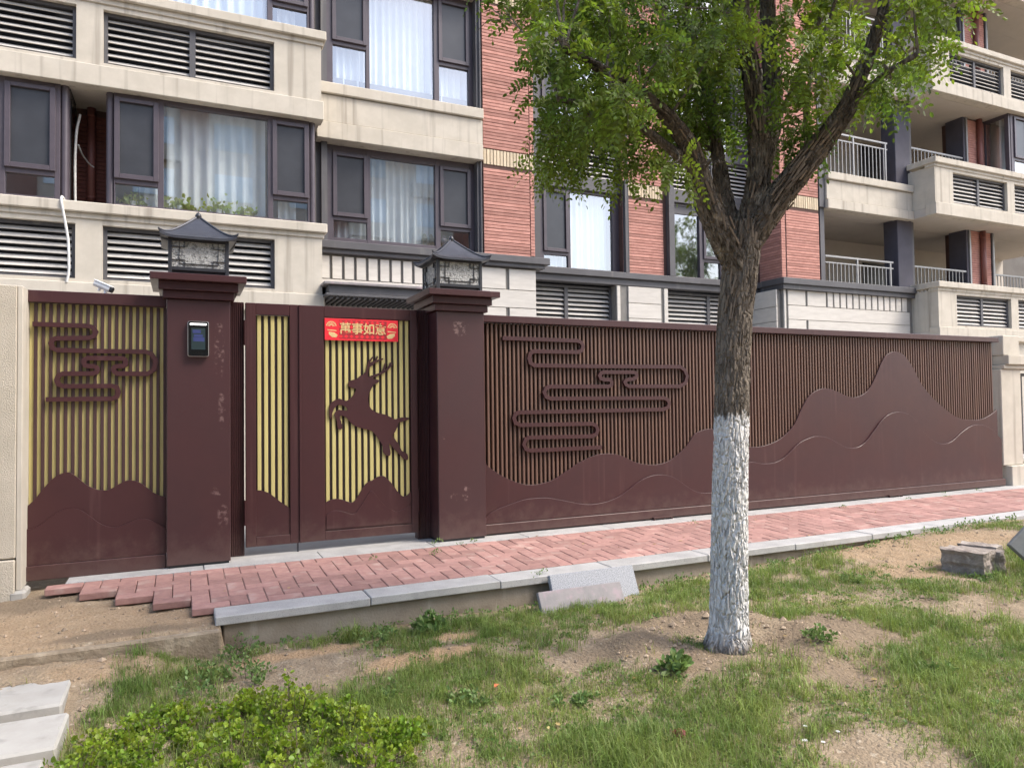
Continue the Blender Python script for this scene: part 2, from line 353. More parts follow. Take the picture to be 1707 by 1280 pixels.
FENCE_CLOUD = [(-1.09,2.05),(-0.905,2.049),(-0.704,2.048),(-0.667,2.036),(-0.648,2.001),(-0.66,1.965),(-0.697,1.948),(-0.93,1.938),(-0.953,1.926),(-0.964,1.898),(-0.953,1.86),(-0.923,1.843),(-0.635,1.841),(-0.277,1.842),(-0.234,1.823),(-0.201,1.766),(-0.212,1.693),(-0.263,1.654),(-0.49,1.654),(-0.51,1.667),(-0.519,1.686),(-0.511,1.708),(-0.486,1.717),(-0.448,1.718),(-0.43,1.731),(-0.427,1.751),(-0.434,1.773),(-0.451,1.783),(-0.703,1.781),(-0.725,1.771),(-0.733,1.747),(-0.723,1.721),(-0.696,1.715),(-0.662,1.714),(-0.642,1.705),(-0.635,1.685),(-0.643,1.664),(-0.669,1.654),(-0.883,1.651),(-0.909,1.637),(-0.922,1.602),(-0.909,1.563),(-0.876,1.549),(-0.524,1.551),(-0.493,1.538),(-0.482,1.5),(-0.493,1.46),(-0.531,1.444),(-0.769,1.444),(-0.997,1.442)]
FENCE_HILL = [(-1.154,0.561),(-1.137,0.581),(-1.077,0.633),(-1.029,0.702),(-0.975,0.771),(-0.92,0.825),(-0.864,0.846),(-0.822,0.841),(-0.765,0.792),(-0.723,0.748),(-0.665,0.708),(-0.607,0.687),(-0.549,0.688),(-0.491,0.723),(-0.431,0.753),(-0.387,0.757),(-0.326,0.737),(-0.266,0.688),(-0.204,0.633),(-0.135,0.603),(-0.12,0.597)]
FENCE_LOW = [(-1.153,0.414),(-1.087,0.413),(-1.035,0.433),(-0.974,0.48),(-0.92,0.524),(-0.865,0.549),(-0.802,0.555),(-0.748,0.536),(-0.684,0.482),(-0.606,0.413),(-0.519,0.377),(-0.432,0.393),(-0.341,0.428),(-0.266,0.425),(-0.189,0.384),(-0.135,0.345),(-0.12,0.337)]
SMALL_HILL = [(0.608,0.595),(0.659,0.592),(0.705,0.578),(0.744,0.556),(0.784,0.523),(0.837,0.475),(0.878,0.444),(0.926,0.41)]
BIG_HILL = [(1.228,0.431),(1.239,0.436),(1.293,0.461),(1.356,0.47),(1.419,0.453),(1.488,0.425),(1.529,0.439),(1.576,0.506),(1.627,0.585),(1.676,0.621),(1.701,0.625),(1.75,0.655),(1.8,0.666),(1.84,0.647),(1.906,0.575),(1.965,0.491),(2.015,0.45),(2.058,0.46),(2.11,0.506)]
BIG_LOW = [(1.235,0.305),(1.292,0.347),(1.355,0.359),(1.434,0.336),(1.489,0.315),(1.534,0.323),(1.593,0.4),(1.653,0.49),(1.695,0.522),(1.742,0.472),(1.802,0.397),(1.88,0.333),(1.953,0.303),(2.034,0.333),(2.109,0.388)]
DEER_BODY = [(1.476,1.55),(1.473,1.585),(1.509,1.611),(1.554,1.621),(1.586,1.65),(1.622,1.669),(1.638,1.689),(1.656,1.666),(1.687,1.637),(1.779,1.611),(1.762,1.585),(1.719,1.563),(1.699,1.525),(1.676,1.477),(1.666,1.428),(1.673,1.371),(1.701,1.323),(1.76,1.289),(1.829,1.272),(1.892,1.244),(1.937,1.221),(2.005,1.239),(2.073,1.234),(2.078,1.218),(2.017,1.196),(1.969,1.184),(1.959,1.146),(1.936,1.097),(1.911,1.061),(1.936,1.02),(1.974,0.963),(2.002,0.906),(2.061,0.868),(2.064,0.812),(2.027,0.82),(1.993,0.854),(1.946,0.902),(1.893,0.963),(1.873,0.98),(1.88,0.931),(1.889,0.886),(1.876,0.859),(1.839,0.867),(1.81,0.904),(1.807,0.96),(1.774,1.021),(1.737,1.071),(1.699,1.112),(1.631,1.133),(1.554,1.155),(1.499,1.191),(1.458,1.243),(1.433,1.259),(1.395,1.267),(1.389,1.241),(1.407,1.196),(1.41,1.139),(1.369,1.143),(1.36,1.216),(1.339,1.274),(1.348,1.305),(1.386,1.324),(1.459,1.313),(1.449,1.352),(1.386,1.372),(1.348,1.353),(1.323,1.309),(1.304,1.237),(1.287,1.281),(1.292,1.36),(1.321,1.404),(1.385,1.432),(1.453,1.409),(1.504,1.444),(1.533,1.485),(1.547,1.526),(1.513,1.534)]
ANTLER_A = [(1.651,1.666),(1.665,1.728),(1.678,1.785),(1.715,1.839)]
ANTLER_A2 = [(1.668,1.741),(1.731,1.786),(1.764,1.85)]
ANTLER_A3 = [(1.685,1.774),(1.759,1.802),(1.82,1.824)]
ANTLER_B = [(1.684,1.637),(1.766,1.667),(1.841,1.703),(1.92,1.776)]
ANTLER_B2 = [(1.808,1.687),(1.829,1.729),(1.843,1.779)]
ANTLER_B3 = [(1.853,1.71),(1.88,1.746),(1.897,1.788)]
TRUNK = [(3.164,3.615,-0.256,0.153),(3.168,3.609,-0.141,0.13),(3.171,3.6,0.088,0.1243),(3.171,3.588,0.47,0.1224),(3.174,3.574,0.853,0.1186),(3.181,3.558,1.273,0.1147),(3.188,3.544,1.617,0.1128),(3.205,3.526,1.923,0.1147),(3.23,3.507,2.152,0.1262),(3.247,3.493,2.343,0.1453),(3.254,3.485,2.495,0.1377)]
LIMB1 = [(3.212,3.492,2.186,0.099),(3.06,3.489,2.402,0.0939),(2.958,3.486,2.598,0.0819),(2.891,3.478,2.776,0.0703),(2.812,3.456,2.906,0.0585),(2.634,3.423,3.051,0.0429),(2.43,3.405,3.142,0.0314),(2.186,3.404,3.231,0.0238),(1.921,3.414,3.32,0.0166)]
LIMB1B = [(2.898,3.476,2.75,0.0444),(2.762,3.481,2.845,0.0366),(2.616,3.491,2.927,0.0289),(2.456,3.507,3.018,0.0214),(2.234,3.552,3.089,0.0177),(1.986,3.61,3.124,0.014)]
LIMB2 = [(3.237,3.55,2.431,0.0773),(3.235,3.651,2.732,0.0593),(3.267,3.737,3.044,0.0484),(3.298,3.821,3.409,0.0371),(3.302,3.97,3.856,0.0297),(3.249,4.09,4.339,0.0216)]
LIMB3 = [(3.264,3.483,2.4,0.1071),(3.352,3.467,2.675,0.0924),(3.388,3.464,2.932,0.0812),(3.366,3.466,3.202,0.0657),(3.324,3.475,3.512,0.0541),(3.246,3.447,3.795,0.0459),(3.212,3.452,4.14,0.0382),(3.166,3.461,4.523,0.0268)]
LIMB4 = [(3.381,3.471,2.816,0.0773),(3.503,3.482,3.131,0.0667),(3.555,3.514,3.452,0.0596),(3.548,3.528,3.78,0.0519),(3.526,3.527,4.14,0.0439),(3.505,3.524,4.539,0.0319)]
LIMB5 = [(3.282,3.476,2.38,0.1071),(3.382,3.356,2.599,0.0981),(3.472,3.243,2.766,0.0857),(3.559,3.109,2.943,0.0695),(3.608,2.994,3.081,0.0538),(3.645,2.928,3.241,0.0427),(3.675,2.864,3.416,0.0352),(3.722,2.791,3.657,0.0279),(3.792,2.75,3.918,0.0209)]
LIMB5B = [(3.614,2.991,3.092,0.0359),(3.661,2.89,3.174,0.0247),(3.684,2.767,3.233,0.0172),(3.747,2.626,3.286,0.0135)]
TWIGA = [(3.539,3.231,2.869,0.0187),(3.529,3.229,3.101,0.015),(3.563,3.203,3.4,0.015),(3.633,3.106,3.708,0.0129),(3.642,3.041,3.9,0.011)]
TWIGB = [(3.502,3.46,3.123,0.0235),(3.57,3.367,3.354,0.0193),(3.635,3.274,3.598,0.0153),(3.739,3.216,3.903,0.0153)]
CLUMPS = [(1.86,3.62,4.23,0.153),(2.15,3.37,4.14,0.149),(3.22,4.06,4.87,0.19),(2.92,3.11,4.2,0.152),(3.17,2.9,4.09,0.122),(4.01,3.08,4.5,0.138),(4.22,2.84,4.35,0.134),(1.89,4.63,4.48,0.188),(2.1,4.21,4.32,0.177),(2.22,3.84,4.08,0.166),(2.85,4.17,4.48,0.187),(3.2,4.08,4.46,0.189),(3.44,3.86,4.44,0.186),(3.51,3.44,4.24,0.173),(3.72,3.23,4.17,0.138),(3.68,2.82,3.89,0.126),(4.41,3.06,4.22,0.142),(4.36,2.78,4.06,0.134),(2.01,4.38,4.05,0.181),(2.32,4.48,4.22,0.189),(2.09,3.53,3.63,0.153),(2.26,3.46,3.66,0.153),(2.63,3.64,3.8,0.165),(3.33,4,4.14,0.189),(3.55,4,4.23,0.192),(3.55,3.29,3.8,0.137),(3.81,3.2,3.88,0.138),(3.6,2.74,3.54,0.123),(3.68,2.6,3.54,0.12),(4.12,2.69,3.69,0.128),(2.31,4.61,4,0.193),(1.86,3.37,3.33,0.144),(2.52,4.04,3.79,0.177),(2.59,3.72,3.58,0.167),(2.48,3.18,3.32,0.147),(2.97,3.41,3.55,0.163),(2.88,3.19,3.46,0.154),(3.28,2.99,3.39,0.125),(3.27,2.82,3.35,0.12),(3.73,2.77,3.42,0.125),(4.35,3.05,3.62,0.141),(2.06,3.83,3.34,0.162),(2.52,4.23,3.61,0.183),(2.15,3.3,3.12,0.146),(3.08,4.14,3.69,0.189),(3.08,3.76,3.5,0.176),(3.39,3.86,3.6,0.184),(3.27,3.02,3.2,0.126),(3.82,3.33,3.45,0.142),(3.99,3.2,3.4,0.14),(3.6,2.69,3.14,0.121),(2.25,4.01,3.22,0.171),(2.11,3.52,3.01,0.152),(2.17,3.17,2.94,0.141),(3.03,4.03,3.35,0.184),(3,3.63,3.25,0.17),(3.26,3.71,3.26,0.177),(3.36,3.14,3.13,0.13),(3.51,3.18,3.11,0.133),(2.2,4.1,3.09,0.134),(2.52,4.2,3.2,0.14),(2.81,4.18,3.23,0.143),(2.75,3.74,3.01,0.131),(2.73,3.38,2.91,0.122),(3.51,4.06,3.29,0.149),(3.58,3.39,3.04,0.14),(2.36,4.43,3.06,0.11),(2.56,4.37,3.05,0.111),(2.85,4.17,2.98,0.11),(2.75,3.15,2.7,0.088),(2.54,3.22,2.69,0.088)]

# ------------------------------------------------------------------ ground
def waves(x, y, seed, f0, octv=4, gain=.55):
    r = np.random.default_rng(seed); out = np.zeros_like(x, dtype=float); a = 1.0; tot = 0
    for o in range(octv):
        s = np.zeros_like(out)
        for _ in range(5):
            t = r.uniform(0, 2*math.pi); p = r.uniform(0, 6.28); f = f0*r.uniform(.7, 1.4)
            s += np.sin((x*math.cos(t)+y*math.sin(t))*f+p)
        out += a*s/2.2; tot += a; a *= gain; f0 *= 2.1
    return out/tot
def ss(t): t = np.clip(t, 0, 1); return t*t*(3-2*t)
TREE = (3.17, 3.60)
def ground_z(x, y):
    x = np.asarray(x, float); y = np.asarray(y, float)
    z = -.265 + .055*ss((x-2.2)/2.5) + .10*ss((x-5)/3.2)*ss((y-3.0)/1.6) + .03*ss((x-4)/4)
    z = z - .02*ss((y-4.6)/.6)*(1-ss((x-3.5)/2))
    r = np.hypot(x-TREE[0], y-TREE[1])
    near = np.exp(-((r-.55)/.2)**2)
    z = z + .06*near*(.75+.5*waves(x, y, 5, 5, 2)) - .035*np.exp(-(r/.33)**2)
    z = z + .115*ss((y-4.55)/.6)*ss((.2-x)/.5)*(1-ss((y-5.19)/.02)) - .05*np.exp(-(np.hypot((x-3.5)/.5, (y-2.95)/.25))**2) + .062*np.exp(-(r/.85)**2)
    z = z + .020*waves(x, y, 1, 2.2, 3) + .012*waves(x, y, 2, 9, 3) + .007*waves(x, y, 3, 34, 3)*np.exp(-np.maximum(0, y-5.2)*3)
    plat = ss((y-5.205)/.03)*(1-ss((x-.24)/.03))
    z = z*(1-plat) + plat*(-.105 + .03*ss((y-5.3)/1.2) - .03*ss((-.6-x)/1.2) + .008*waves(x, y, 4, 10, 3)+.004*waves(x, y, 6, 45, 2))
    under = ss((y-5.28)/.05)*ss((x-.22)/.04)
    return z*(1-under) + under*(-.34)
def ell(x, y, cx, cy, rx, ry, soft=.35, seed=0):
    d = np.hypot((x-cx)/rx, (y-cy)/ry) + .28*waves(x, y, 60+seed, 6, 3)
    return 1-ss((d-1+soft)/(2*soft))
def sand_mask(x, y):
    m = ell(x, y, .66, 4.93, .50, .10, seed=1)
    for i, e in enumerate([(1.42,4.44,.36,.13),(-.2,5.6,.75,.36),(-1.2,5.7,.8,.5),(-.45,4.98,.35,.16),(6.4,5.0,.6,.5),(7.2,4.7,.9,.4),(1.75,4.78,.2,.08),(6.0,4.4,.5,.3)]):
        m = np.maximum(m, ell(x, y, *e, seed=2+i)*(1 if i in (0,6) else .45))
    return m
def dark_mask(x, y):
    m = ell(x, y, 3.3, 4.1, .5, .22, seed=20)*.8
    for i, e in enumerate([(.78,4.12,.3,.10),(3.5,2.95,.32,.16),(3.7,3.35,.5,.25),(2.9,3.45,.35,.2),(-.35,5.35,.4,.08),(-1.0,6.4,.5,.2),(4.2,3.6,.4,.2),(2.6,3.9,.35,.16)]):
        m = np.maximum(m, ell(x, y, *e, seed=21+i)*.8)
    return m

def axis(coarse0, a, b, step, coarse1):
    return np.array(coarse0+list(np.arange(a, b, step))+coarse1)
gx = axis([-300,-120,-50,-20,-10,-6,-4], -2.6, 9.0, .035, [9.1,9.3,9.6,10,10.6,11.5,13,16,20,30,60,140,300])
gy = axis([-300,-120,-50,-20,-10,-5,-2,-.5,.5,1.2], 1.6, 6.75, .035, [6.9,7.2,9,14,30,60,140,300])
GX, GY = np.meshgrid(gx, gy); GZ = ground_z(GX, GY)
nx, ny = len(gx), len(gy)
ii = np.arange(nx*ny).reshape(ny, nx)
quads = np.stack([ii[:-1,:-1], ii[:-1,1:], ii[1:,1:], ii[1:,:-1]], -1).reshape(-1, 4)

def soil_material():
    m = mat("bare_soil", (.315,.25,.172), (.225,.172,.118), 7, rough=.97, bump=1.0, bscale=48, bdist=.022, spec=.1, spots=((.40,.335,.25),.57,.72,28))
    nt = m.node_tree; b = nt.nodes["Principled BSDF"]; N = nt.nodes.new; Lk = nt.links.new
    src = b.inputs["Base Color"].links[0].from_socket
    at = N("ShaderNodeAttribute"); at.attribute_name = "sand"; ad = N("ShaderNodeAttribute"); ad.attribute_name = "dark"
    tc = N("ShaderNodeTexCoord")
    n1 = N("ShaderNodeTexNoise"); n1.inputs["Scale"].default_value = 75; n1.inputs["Detail"].default_value = 5; Lk(tc.outputs["Object"], n1.inputs["Vector"])
    sr = N("ShaderNodeMapRange"); sr.inputs[1].default_value = .38; sr.inputs[2].default_value = .64; Lk(n1.outputs[0], sr.inputs[0])
    sc = N("ShaderNodeMix"); sc.data_type = 'RGBA'; Lk(sr.outputs[0], sc.inputs[0]); sc.inputs[6].default_value = (.43,.30,.18,1); sc.inputs[7].default_value = (.31,.205,.115,1)
    x = N("ShaderNodeMix"); x.data_type = 'RGBA'; Lk(at.outputs["Fac"], x.inputs[0]); Lk(src, x.inputs[6]); Lk(sc.outputs[2], x.inputs[7])
    y = N("ShaderNodeMix"); y.data_type = 'RGBA'; Lk(ad.outputs["Fac"], y.inputs[0]); Lk(x.outputs[2], y.inputs[6]); y.inputs[7].default_value = (.19,.145,.10,1)
    Lk(y.outputs[2], b.inputs["Base Color"]); return m
SOIL = soil_material()
gme = fast_mesh("ground", np.stack([GX, GY, GZ], -1).reshape(-1, 3), np.full(len(quads), 4), quads.ravel(), SOIL, smooth=True)
for nm, arr in (("sand", sand_mask(GX, GY)), ("dark", dark_mask(GX, GY))):
    a = gme.attributes.new(nm, 'FLOAT', 'POINT'); a.data.foreach_set('value', np.asarray(arr, np.float32).ravel())
tag(link("ground", gme), "lawn soil with sandy bare patches and a shallow pit round the tree", kind='structure')
tag(MB().box(-8, 26, 7.28, 11.9, -.2, -.005).build("courtyard", THRESH), "concrete courtyard between the gate and the apartment block", kind='structure')

# ------------------------------------------------------------------ pavement: pavers, granite edging, kerb slabs
pav = tag(MB().box(.30, 14.2, 5.42, 6.70, -.20, -.095).build("pavement", JOINT), "red herringbone paver path edged with grey granite, in front of the gates", kind='structure')
SL = .037
def pz(y): return -(6.60-y)*SL
WX, WY, PY0, PX0 = .1265, .1215, 5.492, -.949
hb = MB(); hb.box(-WX+.0024, WX-.0024, -WY/2+.0024, WY/2-.0024, -.052, 0)
vb = MB(); vb.box(-WX/2+.0024, WX/2-.0024, -WY+.0024, WY-.0024, -.052, 0)
qb = MB(); qb.box(-WX/2+.0024, WX/2-.0024, -WY/2+.0024, WY/2-.0024, -.052, 0)
PM = {'h': hb.mesh("paver", PAVER, bevel=.005), 'v': vb.mesh("paver", PAVER, bevel=.005), 'q': qb.mesh("paver", PAVER, bevel=.005)}
edge_y = lambda x: 6.43-(x+.80)*.95                      # ragged unfinished end of the path at its left
plist = []
for i in range(0, 119):
    for j in range(0, 9):
        k = (i-j) % 4
        cx, cy = PX0+(i+.5)*WX, PY0+(j+.5)*WY
        if k == 0: e = ('h', cx+WX/2, cy)
        elif k == 2 and j >= 1: e = ('v', cx, cy-WY/2)
        elif k == 3 and j == 8: e = ('q', cx, cy)
        elif k == 2 and j == 0: e = ('q', cx, cy)
        else: continue
        if e[2] < edge_y(e[1]) : continue
        plist.append(e)
plist.sort(key=lambda e: math.hypot(e[1], e[2]))
rest = MB()
for n, (k, x, y) in enumerate(plist):
    z = pz(y)+random.uniform(-.0025, .0025); rot = (math.atan(SL)+random.uniform(-.006,.006), random.uniform(-.006,.006), random.uniform(-.006,.006))
    if n < 296: inst("paver", PM[k], (x, y, z), pav, rot)
    else:
        hx, hy = (WX, WY/2) if k == 'h' else (WX/2, WY) if k == 'v' else (WX/2, WY/2)
        hx -= .0024; hy -= .0024
        o = len(rest.v)
        rest.box(x-hx, x+hx, y-hy, y+hy, z-.05, z)
        for q in range(o, o+8):
            vx, vy, vz = rest.v[q]; rest.v[q] = (vx, vy, vz+(vy-y)*SL)
PAVER_F = mat("red_paver_far", (.355,.205,.175), (.285,.16,.14), 16, rough=.85, bump=.5, bscale=90, bdist=.004, island=.17, spec=.25, spots=((.40,.285,.245),.54,.78,6))
js = MB(); js.add([(.27,5.492,pz(5.492)-.009),(14.1,5.492,pz(5.492)-.009),(14.1,6.592,pz(6.592)-.009),(.27,6.592,pz(6.592)-.009),(.27,5.492,-.09),(14.1,5.492,-.09),(14.1,6.592,-.09),(.27,6.592,-.09)], [(0,1,2,3),(7,6,5,4),(0,4,5,1),(1,5,6,2),(2,6,7,3),(3,7,4,0)])
js.build("joint_sand", mat("joint_sand", (.24,.17,.135), (.16,.11,.09), 30, rough=.98, bump=.5, bscale=150), pav)
rest.build("paver_field", PAVER_F, pav, kind='stuff')
# granite strip along the foot of the gates
x = -.83; gw = [1.0,.98,1.06,1.0,1.02,1.0,1.0,1.03,.97,1.0,1.0,1.0,1.0,1.0,1.0]
for n, w in enumerate(gw):
    MB().box(x+.003, x+w-.003, 6.590, 6.885 if x > -.05 else 6.83, -.07, .0015+random.uniform(0,.002)).build("granite_edging", GRANITE, pav, bevel=.004); x += w
# kerb slabs on the lawn side
x = .205; n = 0
while x < 14:
    w = 1.06+random.uniform(-.03, .03)
    b = MB(); dz = random.uniform(-.003,.003)
    b.box(0, w-.005, 5.235, 5.486, -.062, 0)
    o = b.build("kerb_slab", GRANITE, pav, bevel=.006); o.location = (x, 0, pz(5.36)+.001+dz); x += w
tag(MB().box(.255, 14.2, 5.285, 5.425, -.6, -.111).build("kerb_wall", CONC, bevel=.01), "stained low concrete retaining wall under the granite kerb slabs", "wall")
tag(MB().box(-6, .235, 5.165, 5.225, -.6, -.118).build("dirt_edging", mat("earthy_concrete", (.27,.215,.15), (.20,.155,.105), 6, rough=.97, bump=.9, bscale=40, bdist=.012, spots=((.34,.28,.20),.5,.68,8)), bevel=.012), "worn low concrete edging holding the bare dirt beside the path end", "edging")
tag(MB().box(.40, 2.31, 6.889, 7.27, -.1, .0005).build("gate_threshold", THRESH), "grey concrete threshold strip under the double doors", kind='structure')

# ------------------------------------------------------------------ apartment block
bld = thing("apartment_building", (6, 11.8, 0), "beige and red brick apartment block with louvred balconies behind the gates", "building")
B = bld
FL = [0, 3.0, 6.0, 9.0]

def opening_wall(b, x0, x1, z0, z1, y0, y1, ops):
    """wall slab with rectangular openings (xa, xb, za, zb), all at the same height band"""
    ops = sorted(ops); x = x0
    for xa, xb, za, zb in ops:
        if xa > x: b.box(x, xa, y0, y1, z0, z1)
        b.box(xa, xb, y0, y1, z0, za); b.box(xa, xb, y0, y1, zb, z1); x = xb
    if x < x1: b.box(x, x1, y0, y1, z0, z1)
    return b

slat_cache = {}
def louver(x0, x1, z0, z1, y, n=7, split=True, dark=DARK, blade=LOUVER, t=.05, depth=.10):
    f = MB()
    f.box(x0, x0+t, y, y+depth, z0, z1); f.box(x1-t, x1, y, y+depth, z0, z1)
    f.box(x0+t, x1-t, y, y+depth, z0, z0+t*.7); f.box(x0+t, x1-t, y, y+depth, z1-t*.9, z1)
    xm = (x0+x1)/2; cols = [(x0+t, xm-.04), (xm+.04, x1-t)] if split else [(x0+t, x1-t)]
    if split: f.box(xm-.04, xm+.04, y-.004, y+depth, z0+t*.7, z1-t*.9)
    fr = f.build("louver_panel", dark, B)
    for xa, xb in cols:
        L = round(xb-xa, 3); h = (z1-z0-t*1.6)/n
        key = (L, round(h, 4), blade.name)
        if key not in slat_cache:
            s = MB(); s.add([(-L/2,.0,-h*.30),(L/2,.0,-h*.30),(L/2,.058,h*.32),(-L/2,.058,h*.32),(-L/2,.010,-h*.36),(L/2,.010,-h*.36),(L/2,.068,h*.26),(-L/2,.068,h*.26)],
                            [(0,1,2,3),(7,6,5,4),(0,4,5,1),(1,5,6,2),(2,6,7,3),(3,7,4,0)])
            slat_cache[key] = s.mesh("slat", blade, fix=True)
        for k in range(n):
            inst("slat", slat_cache[key], ((xa+xb)/2, y+.012, z0+t*.7+h*(k+.5)), fr, rot=(random.uniform(-.03,.03), 0, random.uniform(-.002,.002)))
    return fr

def window(x0, x1, z0, z1, y, cols, zsplit=None, depth=.09, frame=FRAME, rail=.07):
    """cols: (xa, xb, kind); kind 'fixed' = one pane, 'sash' = screened sash above a small fixed pane"""
    f = MB(); x = x0
    for xa, xb, kind in cols:
        f.box(x, xa, y-.012, y+depth, z0, z1)
        f.box(xa, xb, y-.008, y+depth, z0, z0+rail); f.box(xa, xb, y-.008, y+depth, z1-rail, z1)
        if kind != 'fixed': f.box(xa, xb, y-.008, y+depth, zsplit-.045, zsplit+.035)
        x = xb
    f.box(x, x1, y-.012, y+depth, z0, z1)
    fr = f.build("window", frame, B, bevel=.004)
    for xa, xb, kind in cols:
        if kind == 'fixed':
            MB().box(xa, xb, y+.035, y+.043, z0+rail, z1-rail).build("pane", GLASS, fr)
        else:
            za, zb = zsplit+.035, z1-rail; w = .055
            s = MB(); s.box(xa-.012, xa+w, y-.045, y+.03, za-.012, zb); s.box(xb-w, xb+.012, y-.045, y+.03, za-.012, zb)
            s.box(xa+w, xb-w, y-.045, y+.03, za-.012, za+w); s.box(xa+w, xb-w, y-.045, y+.03, zb-w, zb)
            s.build("sash", frame, fr, bevel=.004)
            MB().box(xa+w, xb-w, y-.004, y+.004, za+w, zb-w).build("screen" if kind == 'sash' else "pane", SCREEN if kind == 'sash' else GLASS, fr)
            MB().box(xa, xb, y+.030, y+.038, z0+rail, zsplit-.045).build("pane", GLASS, fr)
    return fr

curtain_list = []
def curtain(x0, x1, z0, z1, y, label, group=None, wl=.13, amp=.035):
    n = max(6, int((x1-x0)/wl*8)); xs = np.linspace(x0, x1, n)
    ph = random.uniform(0, 6); yy = y+amp*np.sin((xs-x0)/wl*6.283+ph)+amp*.5*np.sin((xs-x0)/wl*6.283*.43+ph*2)
    zz = [z0, z0+(z1-z0)*.33, z0+(z1-z0)*.66, z1]; V = []; F = []
    for q, z in enumerate(zz):
        sc = 1.15-.4*q/3
        for a, c in zip(xs, yy): V.append((a, y+(c-y)*sc, z))
    for q in range(3):
        for k in range(n-1): F.append((q*n+k, q*n+k+1, (q+1)*n+k+1, (q+1)*n+k))
    b = MB(); b.v = V; b.f = F
    o = b.build("curtain", CURTAIN, smooth=True); tag(o, label, "curtain", group); return o

# --- shell behind everything
core = MB(); core.box(-8, 13.30, 13.55, 22, -.2, 12.6); core.box(13.30, 26, 14.2, 22, -.2, 12.6)
core.build("rear_wall", INTER, B)
iw = MB()                                              # closed dark rooms behind the windows
iw.box(-8, 2.02, 12.45, 12.5, 0, 12.6); iw.box(2.02, 4.9, 12.95, 13.0, 0, 12.6); iw.box(5.9, 12.1, 13.4, 13.45, 0, 12.6)
iw.box(1.98, 2.02, 12.0, 13.5, 0, 12.6)
for k in FL: iw.box(2.03, 4.9, 12.2, 12.94, 2.70+k, 3.98+k)
iw.build("room_wall", INTER, B)

# --- left and right balcony bays
def bay(x0, x1, ops, floors, side):
    for k in floors:
        zb = 2.79+k
        b = MB(); opening_wall(b, x0, x1, zb+.29, zb+4.17-2.79-.21, 11.17, 11.36, [(a, c, 3.13+k, 3.88+k) for a, c in ops])
        p = b.build("balcony_parapet", STUCCO, B)
        s = .03
        e0, e1 = (x0, x1+s) if side == 'r' else (x0-s, x1)
        q = MB(); q.box(e0, e1, 11.135, 11.40, zb, zb+.30-.012); q.build("base_band", STUCCO, p, bevel=.008)
        q = MB(); q.box(e0, e1, 11.145, 11.40, zb+1.16, zb+1.235); q.build("ledge_moulding", STUCCO, p, bevel=.006)
        e0, e1 = (x0, x1+.07) if side == 'r' else (x0-.07, x1)
        q = MB(); q.box(e0, e1, 11.09, 11.44, zb+1.235, zb+1.375); q.build("ledge", STUCCO, p, bevel=.012)
        sx = (x1-.19, x1) if side == 'r' else (x0, x0+.19)
        q = MB(); q.box(sx[0], sx[1], 11.361, 11.86, zb+.203, zb+1.17); q.build("side_wall", STUCCO, p)
        c = (sx[0], sx[1]+.05) if side == 'r' else (sx[0]-.05, sx[1])
        q = MB(); q.box(c[0], c[1], 11.441, 11.86, zb+1.236, zb+1.372); q.build("side_ledge", STUCCO, p, bevel=.008)
        q = MB(); q.box(x0, x1-.002, 11.401, 12.44, zb+.002, zb+.20); q.build("floor_slab", CEIL, p)
        for a, c in ops: louver(a, c, 3.13+k, 3.88+k, 11.245, 7)
        q = MB(); q.box(x0+.2, x1-.2, 11.62, 11.66, zb+.201, zb+1.15); q.build("unlit_backing", NIGHT, p)  # near-black sheet painted as the unlit space behind the blades
bay(-6.0, 1.965, [(-.985,1.27),(-3.56,-1.305),(-5.9,-3.86)], FL, 'r')
bay(16.41, 24, [(17.09,19.24),(19.54,21.69),(22.0,23.9)], FL, 'l')

